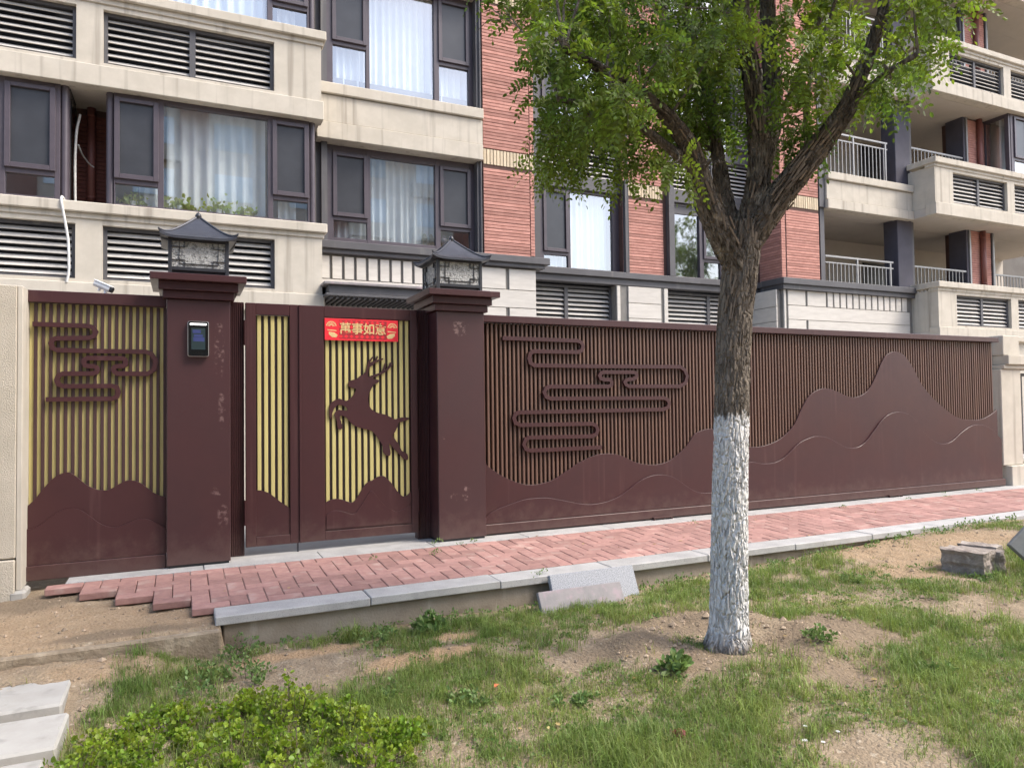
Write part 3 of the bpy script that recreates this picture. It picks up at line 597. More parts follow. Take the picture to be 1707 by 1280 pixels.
# left bay: enclosed bay windows standing on the ledge
for k in (0, 3.0, 6.0):
    z0, z1 = 4.166+k, 5.79+k
    lbl = ("lower" if k == 0 else "upper")
    window(-.86, 1.80, z0, z1-.0, 11.30, [(-.845,-.312,'sash'),(-.235,1.185,'fixed'),(1.262,1.775,'sash')], 4.56+k, rail=.065)
    post = MB(); post.lathe([(.055,z0),(.055,z1)], (-.905,11.355,0), 14); post.build("corner_post", FRAME, B, smooth=False)
    post = MB(); post.lathe([(.048,z0),(.048,z1)], (1.848,11.35,0), 14); post.build("corner_post", FRAME, B)
    q = MB(); q.box(-.96, -.90, 11.41, 12.0, z0, z1); q.box(1.84, 1.90, 11.41, 12.0, z0, z1); q.build("bay_side", FRAME, B)
    q = MB(); q.box(-.97, 1.91, 11.27, 12.0, z1+.001, z1+.05); q.build("bay_head", DARK, B)
    window(-4.2, -1.50, z0, z1, 11.30, [(-4.1,-3.6,'sash'),(-3.5,-2.22,'fixed'),(-2.118,-1.565,'sash')], 4.56+k, rail=.065)
    post = MB(); post.lathe([(.05,z0),(.05,z1)], (-1.452,11.35,0), 14); post.build("corner_post", FRAME, B)
    q = MB(); q.box(-1.46, -1.405, 11.41, 12.0, z0, z1); q.build("bay_side", FRAME, B)
    q = MB(); q.box(-1.404, -1.395, 11.50, 11.9, z0+.1, z1-.1); q.build("side_pane", BLACKGL, B)
    q = MB(); q.box(-4.2, -1.395, 11.27, 12.0, z1+.001, z1+.05); q.build("bay_head", DARK, B)
    fl = "first floor" if k == 0 else "second floor" if k == 3 else "third floor"
    if k < 6:
        curtain(-.20, 1.17, z0+.02, z1, 11.52, f"long pale curtain behind the wide pane of the {'lower' if k==0 else 'upper'} left bay window", "curtains behind the windows", wl=.17)
        curtain(-.56, -.30, z0+.02, z1, 11.50, f"narrow pale curtain at the left end of the {'lower' if k==0 else 'upper'} left bay window", "curtains behind the windows")
        curtain(1.35, 1.62, z0+.02, z1, 11.50, f"narrow pale curtain at the right end of the {'lower' if k==0 else 'upper'} left bay window", "curtains behind the windows")
    q = MB(); q.box(-.89, 1.83, 11.95, 11.99, z0, z1); q.box(-4.1, -1.47, 11.95, 11.99, z0, z1); q.build("bay_back", INTER, B)

# --- brick surfaces
course_cache = {}; n_course = [0]; loose = MB(); loose_shaded = MB(); cream_loose = MB()
PITCH, CH = .0605, .0525
def course(x0, x1, yf, z, m=BRICK, budget=True, axis='x'):
    """one proud course of bricks; the joints around it are recessed"""
    if budget and n_course[0] < 292:
        key = (round(x1-x0,3), axis, m.name)
        if key not in course_cache:
            L = (x1-x0)/2; c = MB()
            c.box(-L, L, 0, .028, 0, CH) if axis == 'x' else c.box(0, .028, -L, L, 0, CH)
            course_cache[key] = c.mesh("brick_course", m, bevel=.004)
        n_course[0] += 1
        j = random.uniform(-.0025, .0025)
        if axis == 'x': inst("brick_course", course_cache[key], ((x0+x1)/2, yf+j, z), B)
        else: inst("brick_course", course_cache[key], (yf+j, (x0+x1)/2, z), B)
    else:
        t = loose if m is BRICK else loose_shaded; j = random.uniform(-.0025,.0025)
        if axis == 'x': t.box(x0, x1, yf+j, yf+.028, z, z+CH)
        else: t.box(yf+j, yf+.028, x0, x1, z, z+CH)
def is_band(z): return any(5.70+k-.03 < z+CH/2 < 6.0+k+.03 for k in (0, 3, 6))
def brick_face(x0, x1, yf, z0, z1, budget=True, corner=None, axis='x', m=BRICK):
    z = z0+.006
    while z+CH < z1:
        if not is_band(z): course(x0, x1, yf, z, m, budget, axis)
        if corner and not is_band(z+PITCH/2): course(corner[0], corner[1], yf-.001, z+PITCH/2, m, False, axis)
        z += PITCH
sold = {}; n_sold = [0]
def soldier(x0, x1, yf, k, p=.0655, axis='x'):
    za, zb = 5.712+k, 5.988+k; n = max(1, int((x1-x0)/p)); p = (x1-x0)/n
    for i in range(n):
        a = x0+i*p+.006; c = x0+(i+1)*p-.006
        if n_sold[0] < 120 and axis == 'x':
            key = round(c-a, 3)
            if key not in sold: s = MB(); s.box(-(c-a)/2, (c-a)/2, 0, .028, 0, zb-za); sold[key] = s.mesh("soldier_brick", CREAM, bevel=.004)
            n_sold[0] += 1; inst("soldier_brick", sold[key], ((a+c)/2, yf+random.uniform(-.002,.002), za), B)
        elif axis == 'x': cream_loose.box(a, c, yf, yf+.028, za, zb)
        else: cream_loose.box(yf, yf+.028, a, c, za, zb)
bk = MB()
bk.box(4.945, 5.965, 11.834, 12.9, 4.064, 12.6); bk.box(8.37, 9.60, 12.514, 13.3, 4.064, 12.6)
bk.box(12.114, 13.275, 11.834, 12.9, 4.064, 12.6)
bk.build("brick_backing", BRICKB, B)
brick_face(4.95, 5.875, 11.82, 4.066, 8.95, corner=(5.89, 5.97))
brick_face(8.512, 9.41, 12.50, 4.066, 5.9); brick_face(8.38, 8.465, 12.502, 4.066, 8.9, False)
brick_face(8.512, 9.41, 12.50, 6.0, 9.9)
brick_face(12.262, 13.268, 11.82, 4.066, 11.6)
brick_face(12.113, 12.225, 11.822, 4.066, 11.6, False)
brick_face(11.85, 12.49, 12.10, 4.066, 11.6, True, axis='y')
for k in (0, 3, 6):
    soldier(4.95, 5.875, 11.82, k); soldier(5.885, 5.965, 11.819, k, .08)
    soldier(8.512, 9.41, 12.50, k); soldier(8.38, 8.465, 12.502, k, .085)
    soldier(12.262, 13.268, 11.82, k); soldier(12.113, 12.225, 11.822, k, .056); soldier(11.86, 12.49, 12.10, k, .066, 'y')
# brown brick between the two left bay windows, recess shade put into its colour
bb = MB(); bb.box(-1.40, -.96, 12.10, 12.2, 4.0, 8.8); bb.build("recess_wall", BRICKB, B)
brick_face(-1.40, -.965, 12.085, 4.18, 5.76, False, m=SHADEBRICK); brick_face(-1.40, -.965, 12.085, 7.2, 8.76, False, m=SHADEBRICK)
def pipe(x, y, z0, z1, r=.058):
    b = MB(); b.tube([(x,y,z0),(x,y,z1)], r, 14); p = b.build("downpipe", PIPE, B, smooth=True)
    for z in np.arange(z0+.3, z1, 1.2):
        c = MB(); c.lathe([(r+.006,0),(r+.006,.03)], (x,y,z), 14); c.build("pipe_collar", PIPE, p)
pipe(-1.205, 12.02, 4.15, 5.785); pipe(-1.205, 12.02, 7.15, 8.785)

# --- recessed bay 2.0..4.94 : spandrel bands and windows
for k in (0, 3.0, 6.0):
    t = MB(); t.box(2.0, 4.935, 11.80, 12.12, 6.045+k, 6.49+k); sp = t.build("spandrel_band", STUCCO, B, bevel=.006)
    t = MB(); t.box(2.0, 4.93, 11.765, 12.12, 5.755+k, 6.033+k); t.build("lower_moulding", STUCCO, sp, bevel=.008)
    t = MB(); t.box(2.0, 4.94, 11.75, 12.12, 6.502+k, 6.685+k); t.build("sill_course", STUCCO, sp, bevel=.012)
    t = MB(); t.box(2.0, 2.19, 12.02, 12.12, 3.69+k if k else 4.075, 5.754+k); t.box(4.85, 4.942, 11.88, 12.12, 3.69+k if k else 4.075, 5.754+k)
    t.box(2.095, 2.19, 11.93, 12.019, 3.69+k if k else 4.075, 5.754+k)
    t.build("window_reveals", DARK, B, kind="stuff")
    zb = 4.075 if k == 0 else 3.69+k
    zs = 4.53 if k == 0 else 4.52+k
    window(2.19, 4.85, zb, 5.754+k, 12.05, [(2.31,2.875,'sash'),(2.94,4.105,'fixed'),(4.20,4.765,'sash')], zs, rail=.12 if k == 0 else .09)
    if k < 6:
        curtain(2.33, 2.9, zb+.1, 5.7+k, 12.24, f"white curtain in the left light of the {'lower' if k==0 else 'upper'} window beside the brick pier", "curtains behind the windows", wl=.12)
        curtain(2.9, 4.13, zb+.1, 5.7+k, 12.26, f"white pleated curtain across the wide pane of the {'lower' if k==0 else 'upper'} window beside the brick pier", "curtains behind the windows", wl=.125)
        if k: curtain(4.16, 4.8, zb+.1, 5.7+k, 12.25, "white curtain in the right light of the upper window beside the brick pier", "curtains behind the windows", wl=.12)
t = MB(); t.tube([(4.915,11.86,4.07),(4.915,11.86,12.4)], .022, 8); t.build("drain_pipe", DARK, B)

# --- dark grey string courses at the foot of the brickwork
t = MB(); t.box(2.0, 6.225, 11.70, 12.3, 3.935, 4.062); e = t.build("string_course", DARK, B, bevel=.01)
t = MB(); t.box(2.0, 6.14, 11.75, 12.3, 3.862, 3.934); t.build("string_moulding", DARK, e, bevel=.008)
t = MB(); t.box(6.226, 12.10, 12.40, 12.8, 3.935, 4.062); e = t.build("string_course", DARK, B, bevel=.01)
t = MB(); t.box(6.10, 12.10, 12.46, 12.8, 3.80, 3.934); t.build("string_moulding", DARK, e, bevel=.008)
t = MB(); t.box(12.02, 16.40, 11.70, 12.4, 3.945, 4.085); t.box(12.02, 12.2, 12.401, 12.6, 3.945, 4.062); e = t.build("string_course", DARK, B, bevel=.01)
t = MB(); t.box(12.06, 16.40, 11.75, 12.4, 3.835, 3.944); t.box(12.06, 12.2, 12.401, 12.6, 3.835, 3.944); t.build("string_moulding", DARK, e, bevel=.008)

# --- middle section: windows with louvre boxes between floors
for k in (0, 3.0, 6.0):
    zt = 5.735+k
    window(6.44, 8.37, 4.065 if k == 0 else 3.96+k, zt, 12.65, [(6.585,7.135,'sash'),(7.20,8.21,'fixed')], 4.40 if k == 0 else 4.47+k, rail=.055, depth=.10)
    window(9.66, 12.05, 4.065 if k == 0 else 3.96+k, zt, 12.65, [(9.70,10.50,'fixed'),(10.61,11.08,'pane'),(11.2,11.5,'fixed')], 4.53+k, rail=.055, depth=.10)
    t = MB(); t.box(9.705, 10.50, 12.655, 12.70, 5.51+k, 5.68+k); t.build("blind_box", DARK, B)
    for a, c in ((6.44, 8.37), (9.66, 12.05)):
        t = MB(); t.box(a, c, 12.575, 12.76, 5.736+k, 5.985+k); t.build("lintel", DARK, B, bevel=.006)
        t = MB(); t.box(a, c, 12.575, 12.76, 6.80+k, 6.958+k); t.build("window_sill", DARK, B, bevel=.006)
        louver(a+.07, c-.002, 5.986+k, 6.799+k, 12.62, 8)
        t = MB(); t.box(a, a+.069, 12.60, 12.72, 5.986+k, 6.799+k); t.build("louver_jamb", DARK, B)
        t = MB(); t.box(a, c, 12.86, 12.90, 5.75+k, 6.9+k); t.build("unlit_backing", NIGHT, B)
    louver(11.58, 12.0, 4.12+k, 5.70+k, 12.60, 14, split=False)
    t = MB(); t.box(8.378, 8.44, 12.40, 12.50, 4.063 if k==0 else 3.9+k, 6.0+k); t.box(9.50, 9.64, 12.40, 12.74, 4.063 if k==0 else 3.9+k, 6.0+k); t.box(5.97, 6.43, 12.50, 12.76, 4.063+k*.985, 6.9+k)
    t.build("window_jambs", DARK, B, kind="stuff")
    if k < 6:
        w = "lower" if k == 0 else "upper"
        curtain(6.6, 7.12, 4.1+k, 5.7+k, 12.85, f"grey-lit curtain behind the sash of the {w} window left of the tree", "curtains behind the windows")
        curtain(7.22, 8.2, 4.1+k, 5.7+k, 12.87, f"white curtain behind the wide pane of the {w} window left of the tree", "curtains behind the windows")
t = MB(); t.tube([(8.49,12.47,4.07),(8.49,12.47,12.4)], .02, 8); t.build("drain_pipe", DARK, B)

# --- ground floor cladding
def panels(lst, y, depth=.035, gap=.006):
    for x0, x1, z0, z1 in lst:
        b = MB(); b.box(x0+gap, x1-gap, y, y+depth, z0+gap, z1-gap); b.build("stone_panel", STONE, B, bevel=.004)
g = MB(); g.box(2.0, 5.99, 11.85, 12.2, -.1, 3.861); g.box(8.165, 9.475, 12.482, 12.8, -.1, 3.80); g.box(12.13, 16.4, 11.85, 12.2, -.1, 3.834); g.box(11.985, 12.129, 11.9, 12.8, -.1, 3.834)
g.box(5.94, 5.99, 12.201, 12.9, -.1, 3.80)
g.build("joint_backing", JOINT, B, kind="stuff")
fl = [2.02+.1995*i for i in range(13)]
panels([(a+.018, a+.182, 3.45, 3.835) for a in fl], 11.815)
panels([(4.63,5.37,3.45,3.84),(5.43,5.985,3.45,3.84),(2.0,5.985,3.12,3.45),(4.63,5.37,2.6,3.12),(5.43,5.985,2.6,3.12),(2.0,4.6,1.2,3.12),(4.63,5.985,0,2.6)], 11.82)
panels([(8.17,8.26,0,3.79),(8.45,9.29,3.44,3.79),(8.45,9.29,3.12,3.44),(8.45,9.29,0,3.12),(9.36,9.47,0,3.79)], 12.45)
panels([(12.26,12.80,3.49,3.835),(12.85,13.44,3.49,3.835),(12.26,16.28,3.17,3.49),(12.26,12.81,2.5,3.17),(12.86,16.28,2.5,3.17),(12.26,16.28,0,2.5)], 11.82)
panels([(12.135,12.205,0,3.835)], 11.815)
fl = [13.46+.2105*i for i in range(13)]
panels([(a+.018, a+.195, 3.49, 3.84) for a in fl], 11.815)
for z0, z1 in ((0,2.5),(2.5,3.12),(3.12,3.45),(3.45,3.835)):
    b = MB(); b.box(11.95, 11.984, 11.86, 12.78, z0+.006, z1-.006); b.build("stone_panel", STONE, B, bevel=.004)
louver(6.0, 8.16, 3.02, 3.76, 12.65, 7); louver(9.50, 11.95, 3.02, 3.76, 12.65, 7)
t = MB(); t.box(5.99, 8.16, 12.95, 13.0, 0, 3.8); t.box(9.48, 11.98, 12.95, 13.0, 0, 3.8); t.build("unlit_backing", NIGHT, B)
t = MB(); t.box(5.99, 8.165, 12.6, 12.9, -.1, 3.02); t.box(9.476, 11.984, 12.6, 12.9, -.1, 3.02); t.build("plinth_wall", STONE, B)
t = MB(); t.box(-6, 1.93, 11.25, 12.4, -.1, 2.79); t.build("plinth_wall", STUCCO, B)
t = MB(); t.box(16.45, 24, 11.25, 12.4, -.1, 2.79); t.build("plinth_wall", STUCCO, B)
# entrance canopy
t = MB(); t.box(2.02, 4.60, 10.92, 11.81, 3.075, 3.205); c = t.build("entrance_canopy", DARK, B, bevel=.008)
t = MB(); t.box(1.94, 4.64, 10.86, 11.81, 3.206, 3.245); t.build("canopy_capping", PURPLE, c, bevel=.006)
t = MB(); t.box(1.97, 4.62, 10.89, 11.81, 3.035, 3.074); t.build("canopy_lip", DARK, c, bevel=.006)
for i in range(30):
    t = MB(); t.box(2.04+i*.085, 2.08+i*.085, 10.93, 11.80, 3.0, 3.034); t.build("soffit_slat", DARK, c)
t = MB(); t.box(2.6, 4.2, 11.80, 11.813, 0, 2.9); t.build("entrance_door", NIGHT, B)

# --- right loggias: open balconies
log = MB()
for k in (0, 3.0, 6.0, 9.0):
    log.box(13.48, 24.0, 12.441 if k else 12.45, 14.19, 5.79+k, 5.95+k)
    log.box(13.48, 16.41, 11.9, 12.44, 5.79+k, 5.95+k)
log.build("loggia_ceiling", CEIL, B)
wl_ = MB(); wl_.box(13.28, 24.0, 14.15, 14.195, 0, 12.6); wl_.box(13.276, 13.45, 12.91, 14.14, 0, 12.6); wl_.box(13.28, 24, 12.5, 14.14, 3.86, 4.06)
wl_.build("loggia_wall", CEIL, B)
for k in (0, 3.0, 6.0):
    t = MB(); t.box(13.47, 16.40, 11.755, 12.0, 6.0+k, 6.44+k); sp = t.build("spandrel_band", STUCCO, B, bevel=.006)
    t = MB(); t.box(13.47, 16.40, 11.72, 12.0, 5.772+k, 5.988+k); t.build("lower_moulding", STUCCO, sp, bevel=.008)
    t = MB(); t.box(13.47, 16.40, 11.70, 12.0, 6.452+k, 6.625+k); t.build("sill_course", STUCCO, sp, bevel=.012)
    t = MB(); t.box(13.285, 13.462, 11.80, 12.0, 5.80+k, 6.66+k); t.build("corner_trim", DARK, B)
    t = MB(); t.box(13.33, 13.462, 11.84, 11.98, 4.086 if k==0 else 3.661+k, 5.799+k); t.build("corner_trim", DARK, B)
    z0 = 4.086 if k == 0 else 3.626+k
    t = MB(); t.box(16.0, 16.53, 11.88, 12.27, z0, 5.789+k); t.build("column", COLUMN, B, bevel=.01)
    t = MB(); t.box(16.54, 16.665, 11.93, 12.05, z0, 5.789+k); t.build("column_trim", DARK, B)
    t = MB(); t.box(18.72, 18.80, 11.93, 12.40, z0, 5.789+k); t.build("column", COLUMN, B)
    t = MB(); t.box(18.81, 18.87, 11.90, 12.40, z0, 5.789+k); t.build("column_trim", RAIL, B)
    t = MB(); t.box(18.87, 19.75, 11.95, 12.6, z0, 5.789+k); t.build("brick_backing", BRICKB, B)
    z = z0+.006
    while z+CH < 5.78+k:
        course(18.88, 19.74, 11.935, z, BRICK, False); z += PITCH
    pipe(19.32, 11.87, z0, 5.788+k, .07)
    t = MB(); t.box(19.755, 19.80, 11.90, 12.4, z0, 5.789+k); t.build("column_trim", DARK, B)
    t = MB(); t.box(19.805, 19.90, 11.93, 12.02, z0, 5.789+k); t.build("column_trim", RAIL, B)
    # doorways in the rear wall: near-black panels stand in for unlit openings
    t = MB(); t.box(17.55, 18.75, 14.10, 14.149, z0, 5.25+k if k == 0 else 5.62+k); t.build("balcony_door", NIGHT, B)
    t = MB(); t.box(13.50, 14.25, 14.10, 14.149, z0, 5.35+k); t.build("balcony_door", NIGHT, B)
# railings
bal_me = {}
def railing(x0, x1, y, z0, z1, zm, step=.125, posts=()):
    t = MB(); t.box(x0, x1, y-.02, y+.02, z1-.045, z1); r = t.build("railing", RAIL, B, bevel=.004)
    t = MB(); t.box(x0, x1, y-.014, y+.014, zm-.028, zm); t.build("mid_rail", RAIL, r)
    h = round(zm-.028-z0, 3)
    if h not in bal_me: b = MB(); b.box(-.009,.009,-.009,.009,0,h); bal_me[h] = b.mesh("baluster", RAIL)
    n = int((x1-x0)/step)
    for i in range(1, n): inst("baluster", bal_me[h], (x0+i*(x1-x0)/n, y, z0), r)
    for px in posts:
        b = MB(); b.box(px-.02, px+.02, y-.02, y+.02, z0, z1-.046); b.build("rail_post", RAIL, r)
railing(13.48, 15.77, 11.86, 4.088, 4.715, 4.56, .126, (14.53, 15.67))
railing(13.48, 15.67, 11.86, 6.627, 7.63, 7.475, .126, (14.49, 15.60))
railing(13.48, 15.67, 11.86, 9.627, 10.63, 10.475, .126, (14.49, 15.60))
for k in (0, 3.0, 6.0):
    railing(16.67, 18.70, 11.96, 3.98+k, 4.71+k, 4.69+k, .13)
    if k != 3.0: railing(19.91, 22.5, 11.96, 3.98+k, 4.71+k, 4.69+k, .13)
louver(20.6, 21.9, 4.1, 5.0, 13.6, 8, split=False, blade=CONC2)
# enclosed window box on the second floor at the far right
k = 3.0
q = MB(); q.box(19.62, 19.70, 11.301, 11.93, 4.166+k, 5.79+k); q.box(19.62, 19.70, 11.30, 11.93, 4.166+k, 4.2+k); 
t = MB(); t.box(19.60, 19.66, 11.30, 11.40, 4.166+k, 5.789+k); t.box(19.60, 19.66, 11.90, 11.98, 4.166+k, 5.789+k); t.box(19.60, 19.66, 11.401, 11.899, 4.166+k, 4.25+k); t.box(19.60, 19.66, 11.401, 11.899, 5.70+k, 5.789+k)
sw = t.build("window", FRAME, B)
MB().box(19.62, 19.63, 11.401, 11.899, 4.251+k, 5.699+k).build("pane", GLASS, sw)
window(19.67, 22.4, 4.166+k, 5.789+k, 11.30, [(19.80,20.40,'sash'),(20.5,21.7,'fixed')], 4.62+k, rail=.065)
t = MB(); t.box(19.7, 22.4, 11.95, 12.0, 4.166+k, 5.789+k); t.build("bay_back", CEIL, B)
curtain(19.72, 20.6, 4.2+k, 5.75+k, 11.6, "white curtain in the corner window box at the right end of the block", "curtains behind the windows")
loose.build("brick_courses", BRICK, B, kind='stuff'); loose_shaded.build("brick_courses", SHADEBRICK, B, kind='stuff'); cream_loose.build("soldier_bricks", CREAM, B, kind='stuff')
t = MB(); t.box(-8.2, 26.2, 11.0, 22.2, 12.61, 12.9); t.build("roof_slab", STUCCO, B)

# --- block across the lawn, seen only mirrored in the lower windows
opp = thing("facing_building", (5, -24, 0), "beige and brown apartment block across the lawn, mirrored in the lower windows", "building")
t = MB(); t.box(-26, 19, -36, -24, -.3, 21.0); t.build("wall", mat("facing_render", (.55,.50,.44), (.50,.45,.39), 1, rough=.9), opp)
t = MB(); t.box(-26.5, 19.5, -36.5, -23.5, 21.0, 21.6); t.build("roof", DARK, opp)
wm = MB(); wm.box(-1.1, 1.1, 0, .06, 0, 1.6); wm = wm.mesh("window", GLASS); wm2 = MB(); wm2.box(-.95,.95,.061,.08,.1,1.5); 
FWIN = mat("facing_window", (.62,.72,.80), (.42,.50,.56), .6, rough=.15, rand=.3)
fm = MB(); fm.box(-1.1, 1.1, 0, .07, 0, 1.6); fm = fm.mesh("window", FWIN); pm = MB(); pm.box(-1.5, 1.5, 0, .5, 0, .9); pm = pm.mesh("balcony", STUCCO)
BRN = mat("facing_brick", (.24,.13,.10), (.20,.10,.08), 2, rough=.9); vm = MB(); vm.box(-.8, .8, 0, .25, 0, 19.9); vm = vm.mesh("brick_pier", BRN)
for i in range(10):
    x = -23.5+i*4.4
    if i % 2: inst("brick_pier", vm, (x+2.2, -24, .2), opp)
    for f_ in range(6):
        inst("window", fm, (x, -24, 1.6+f_*3.1), opp)
        if (i+f_) % 3 == 0 or i % 4 == 1: inst("balcony", pm, (x, -24, .5+f_*3.1), opp)

# ------------------------------------------------------------------ boundary: walls, pillars, fence, gates
wl0 = thing("boundary_wall", (-2.2, 6.75, -.1), "beige roughcast wall with a smooth edge at the left end of the fence", "wall")
MB().box(-4.0, -1.155, 6.60, 6.95, .225, 2.325).build("wall_panel", ROUGHCAST, wl0, bevel=.008)
MB().box(-4.0, -1.157, 6.585, 6.95, -.25, .215).build("plinth", ROUGHCAST, wl0, bevel=.008)
MB().box(-1.153, -1.118, 6.606, 6.92, -.02, 2.322).build("edge_strip", STUCCO, wl0, bevel=.004)
MB().box(-1.20, -1.085, 6.58, 6.80, -.14, -.022).build("foot", CONC2, wl0, bevel=.02)

pr = thing("gate_post", (11.75, 7.0, 0), "beige rendered post with stepped cornice at the right end of the sliding gate", "post")
MB().box(11.60, 12.2, 6.80, 7.3, -.1, .31).build("plinth", STUCCO, pr, bevel=.01)
MB().box(11.515, 12.02, 6.872, 7.3, .312, 1.805).build("shaft", STUCCO, pr, bevel=.01)
MB().box(11.55, 14.4, 6.84, 7.3, 1.807, 1.87).build("cornice", STUCCO, pr, bevel=.008)
MB().box(11.60, 14.4, 6.80, 7.3, 1.872, 2.02).build("cornice", STUCCO, pr, bevel=.008)
MB().box(11.585, 12.0, 6.868, 7.34, 2.022, 2.33).build("upper_shaft", STUCCO, pr, bevel=.01)
MB().box(12.001, 14.4, 6.95, 7.3, 2.25, 2.33).build("beam", STUCCO, pr, bevel=.008)
rf = thing("iron_fence", (13.2, 7.05, 0), "dark iron railing beyond the beige post at the right edge", "fence")
MB().box(12.21, 14.4, 6.95, 7.2, -.1, .35).build("base_wall", STUCCO, rf, bevel=.01)
MB().box(12.03, 14.4, 7.03, 7.07, 1.70, 1.75).build("top_rail", DARK, rf); MB().box(12.03, 14.4, 7.03, 7.07, .45, .50).build("bottom_rail", DARK, rf)
bme = MB().box(-.011, .011, -.011, .011, 0, 1.2).mesh("bar", DARK)
for i in range(19): inst("bar", bme, (12.09+i*.12, 7.05, .50), rf)

def pillar(cx, m, label):
    p = thing("gate_pillar", (cx, 7.0, 0), label, "pillar", "pillars flanking the double doors")
    MB().box(cx-.2535, cx+.2535, 6.75, 7.25, .022, 2.294).build("shaft", m, p, bevel=.006)
    for (ov, z0, z1, yo) in ((.030, 2.296, 2.362, 6.715), (.062, 2.364, 2.436, 6.675), (.125, 2.438, 2.497, 6.61)):
        MB().box(cx-.2535-ov, cx+.2535+ov, yo, 7.25+6.75-yo, z0, z1).build("cap_tier", GATE, p, bevel=.004)
    MB().box(cx-.24, cx+.24, 6.765, 7.24, .002, .021).build("base_shadow", BLACKPL, p)  # black filler standing in for the shadow gap below the shaft
    return p
pillar(.1365, PILLAR1, "brown metal-clad pillar carrying the access terminal, left of the double doors")
pillar(2.5585, PILLAR2, "brown metal-clad pillar with torn sticker marks, between the doors and the sliding gate")

def lantern(cx, label):
    cy, z = 7.0, 2.498
    l = thing("pillar_lantern", (cx, cy, z), label, "lantern", "lanterns on the gate pillars")
    h = .243
    MB().box(cx-h+.03, cx+h-.03, cy-h+.03, cy+h-.03, z, z+.05).build("base", LANT, l)
    f = MB()
    for sx in (-1, 1):
        for sy in (-1, 1):
            a, b = cx+sx*h, cx+sx*(h-.03); c, d = cy+sy*h, cy+sy*(h-.03)
            f.box(min(a,b), max(a,b), min(c,d), max(c,d), z+.0, z+.352)
    for zz in ((z+.048, z+.078), (z+.30, z+.352)):
        for s in (-1, 1):
            y0 = cy+s*h; y1 = cy+s*(h-.026); f.box(cx-h+.03, cx+h-.03, min(y0,y1)+.001, max(y0,y1)-.001, *zz)
            x0 = cx+s*h; x1 = cx+s*(h-.026); f.box(min(x0,x1)+.001, max(x0,x1)-.001, cy-h+.03, cy+h-.03, *zz)
    f.build("frame", LANT, l, bevel=.002)
    g0, g1, gz0, gz1 = -h+.03, h-.03, z+.078, z+.30
    for s in (-1, 1):
        MB().box(cx+g0, cx+g1, cy+s*(h-.016)-.003, cy+s*(h-.016)+.003, gz0, gz1).build("pane", LGLASS, l)
        MB().box(cx+s*(h-.016)-.003, cx+s*(h-.016)+.003, cy+g0, cy+g1, gz0, gz1).build("pane", LGLASS, l)
    MB().box(cx-.2, cx+.2, cy-.2, cy+.2, z+.08, z+.30).build("inner_baffle", LGLASS, l)
    # fret bars: a meander in each lower and upper corner
    t = .005; a, b, c, d = g0, g1, gz0, gz1; w = b-a
    bars = [(a+.058, a+.058, c+.03, d), (b-.058, b-.058, c+.03, d), (a+.058, b-.058, c+.03, c+.03), (a, a+.10, c+.062, c+.062), (a+.10, a+.10, c, c+.062),
            (b-.10, b, c+.062, c+.062), (b-.10, b-.10, c, c+.062), (b-.10, b, d-.05, d-.05), (b-.10, b-.10, d-.05, d), (a, a+.10, d-.05, d-.05), (a+.10, a+.10, d-.05, d)]
    for s in (-1, 1):
        m = MB(); n = MB()
        for q, (u0, u1, v0, v1) in enumerate(bars):
            e = .0004*q; y = s*(h-.020+.012)
            m.box(cx+u0-t/2, cx+u1+t/2, cy+y-.004-e, cy+y+.004+e, v0-t/2, v1+t/2); n.box(cx+y-.004-e, cx+y+.004+e, cy+u0-t/2, cy+u1+t/2, v0-t/2, v1+t/2)
        m.build("fretwork", LANT, l); n.build("fretwork", LANT, l)
    # hipped roof with upturned corners
    N_, R_ = 14, 9; r = MB(); E = .300; zt = z+.565
    def ring(t, dz=0):
        hw = E*(1-t)+.02*t; zz = z+.335+(zt-z-.335)*(t**1.22)+dz; out = []
        for sd in range(4):
            for q in range(N_):
                u = -1+2*q/N_; p = [(u,-1),(1,u),(-u,1),(-1,-u)][sd]
                k = abs(u)**7*(1-t)**6
                out.append((cx+p[0]*hw*(1+.03*k), cy+p[1]*hw*(1+.03*k), zz+.036*k))
        return out
    rings = [ring(i/R_) for i in range(R_+1)]
    under = ring(0, -.022); V = under+[p for g in rings for p in g]; m4 = 4*N_; F = []
    for i in range(R_+1):
        for q in range(m4): F.append((i*m4+q, i*m4+(q+1)%m4, (i+1)*m4+(q+1)%m4, (i+1)*m4+q))
    F.append(tuple(range(m4))[::-1]); F.append(tuple((R_+1)*m4+q for q in range(m4)))
    r.v = V; r.f = F; ro = r.build("roof", LANTROOF, l)
    for sx in (-1, 1):
        for sy in (-1, 1):
            pts = []; rs = []
            for i in range(R_+1):
                p = rings[i][[0, N_, 2*N_, 3*N_][[(-1,-1),(1,-1),(1,1),(-1,1)].index((sx,sy))]]
                pts.append((p[0], p[1], p[2]+.004)); rs.append(.010)
            e = pts[0]; pts = [(e[0]+sx*.008, e[1]+sy*.008, e[2]+.012)]+pts; rs = [.005]+rs
            MB().tube(pts, rs, 6).build("ridge", LANTROOF, ro)
    fi = MB(); fi.lathe([(.028,0),(.020,.012),(.026,.022),(.028,.034),(.020,.050),(.008,.064),(.002,.070)], (cx, cy, zt-.008), 14); fi.build("finial", LANT, l, smooth=True)
    return l
lantern(.1365, "black pagoda-roofed lantern with hammered glass, on the pillar with the access terminal")
lantern(2.5585, "black pagoda-roofed lantern with hammered glass, on the pillar with torn stickers")

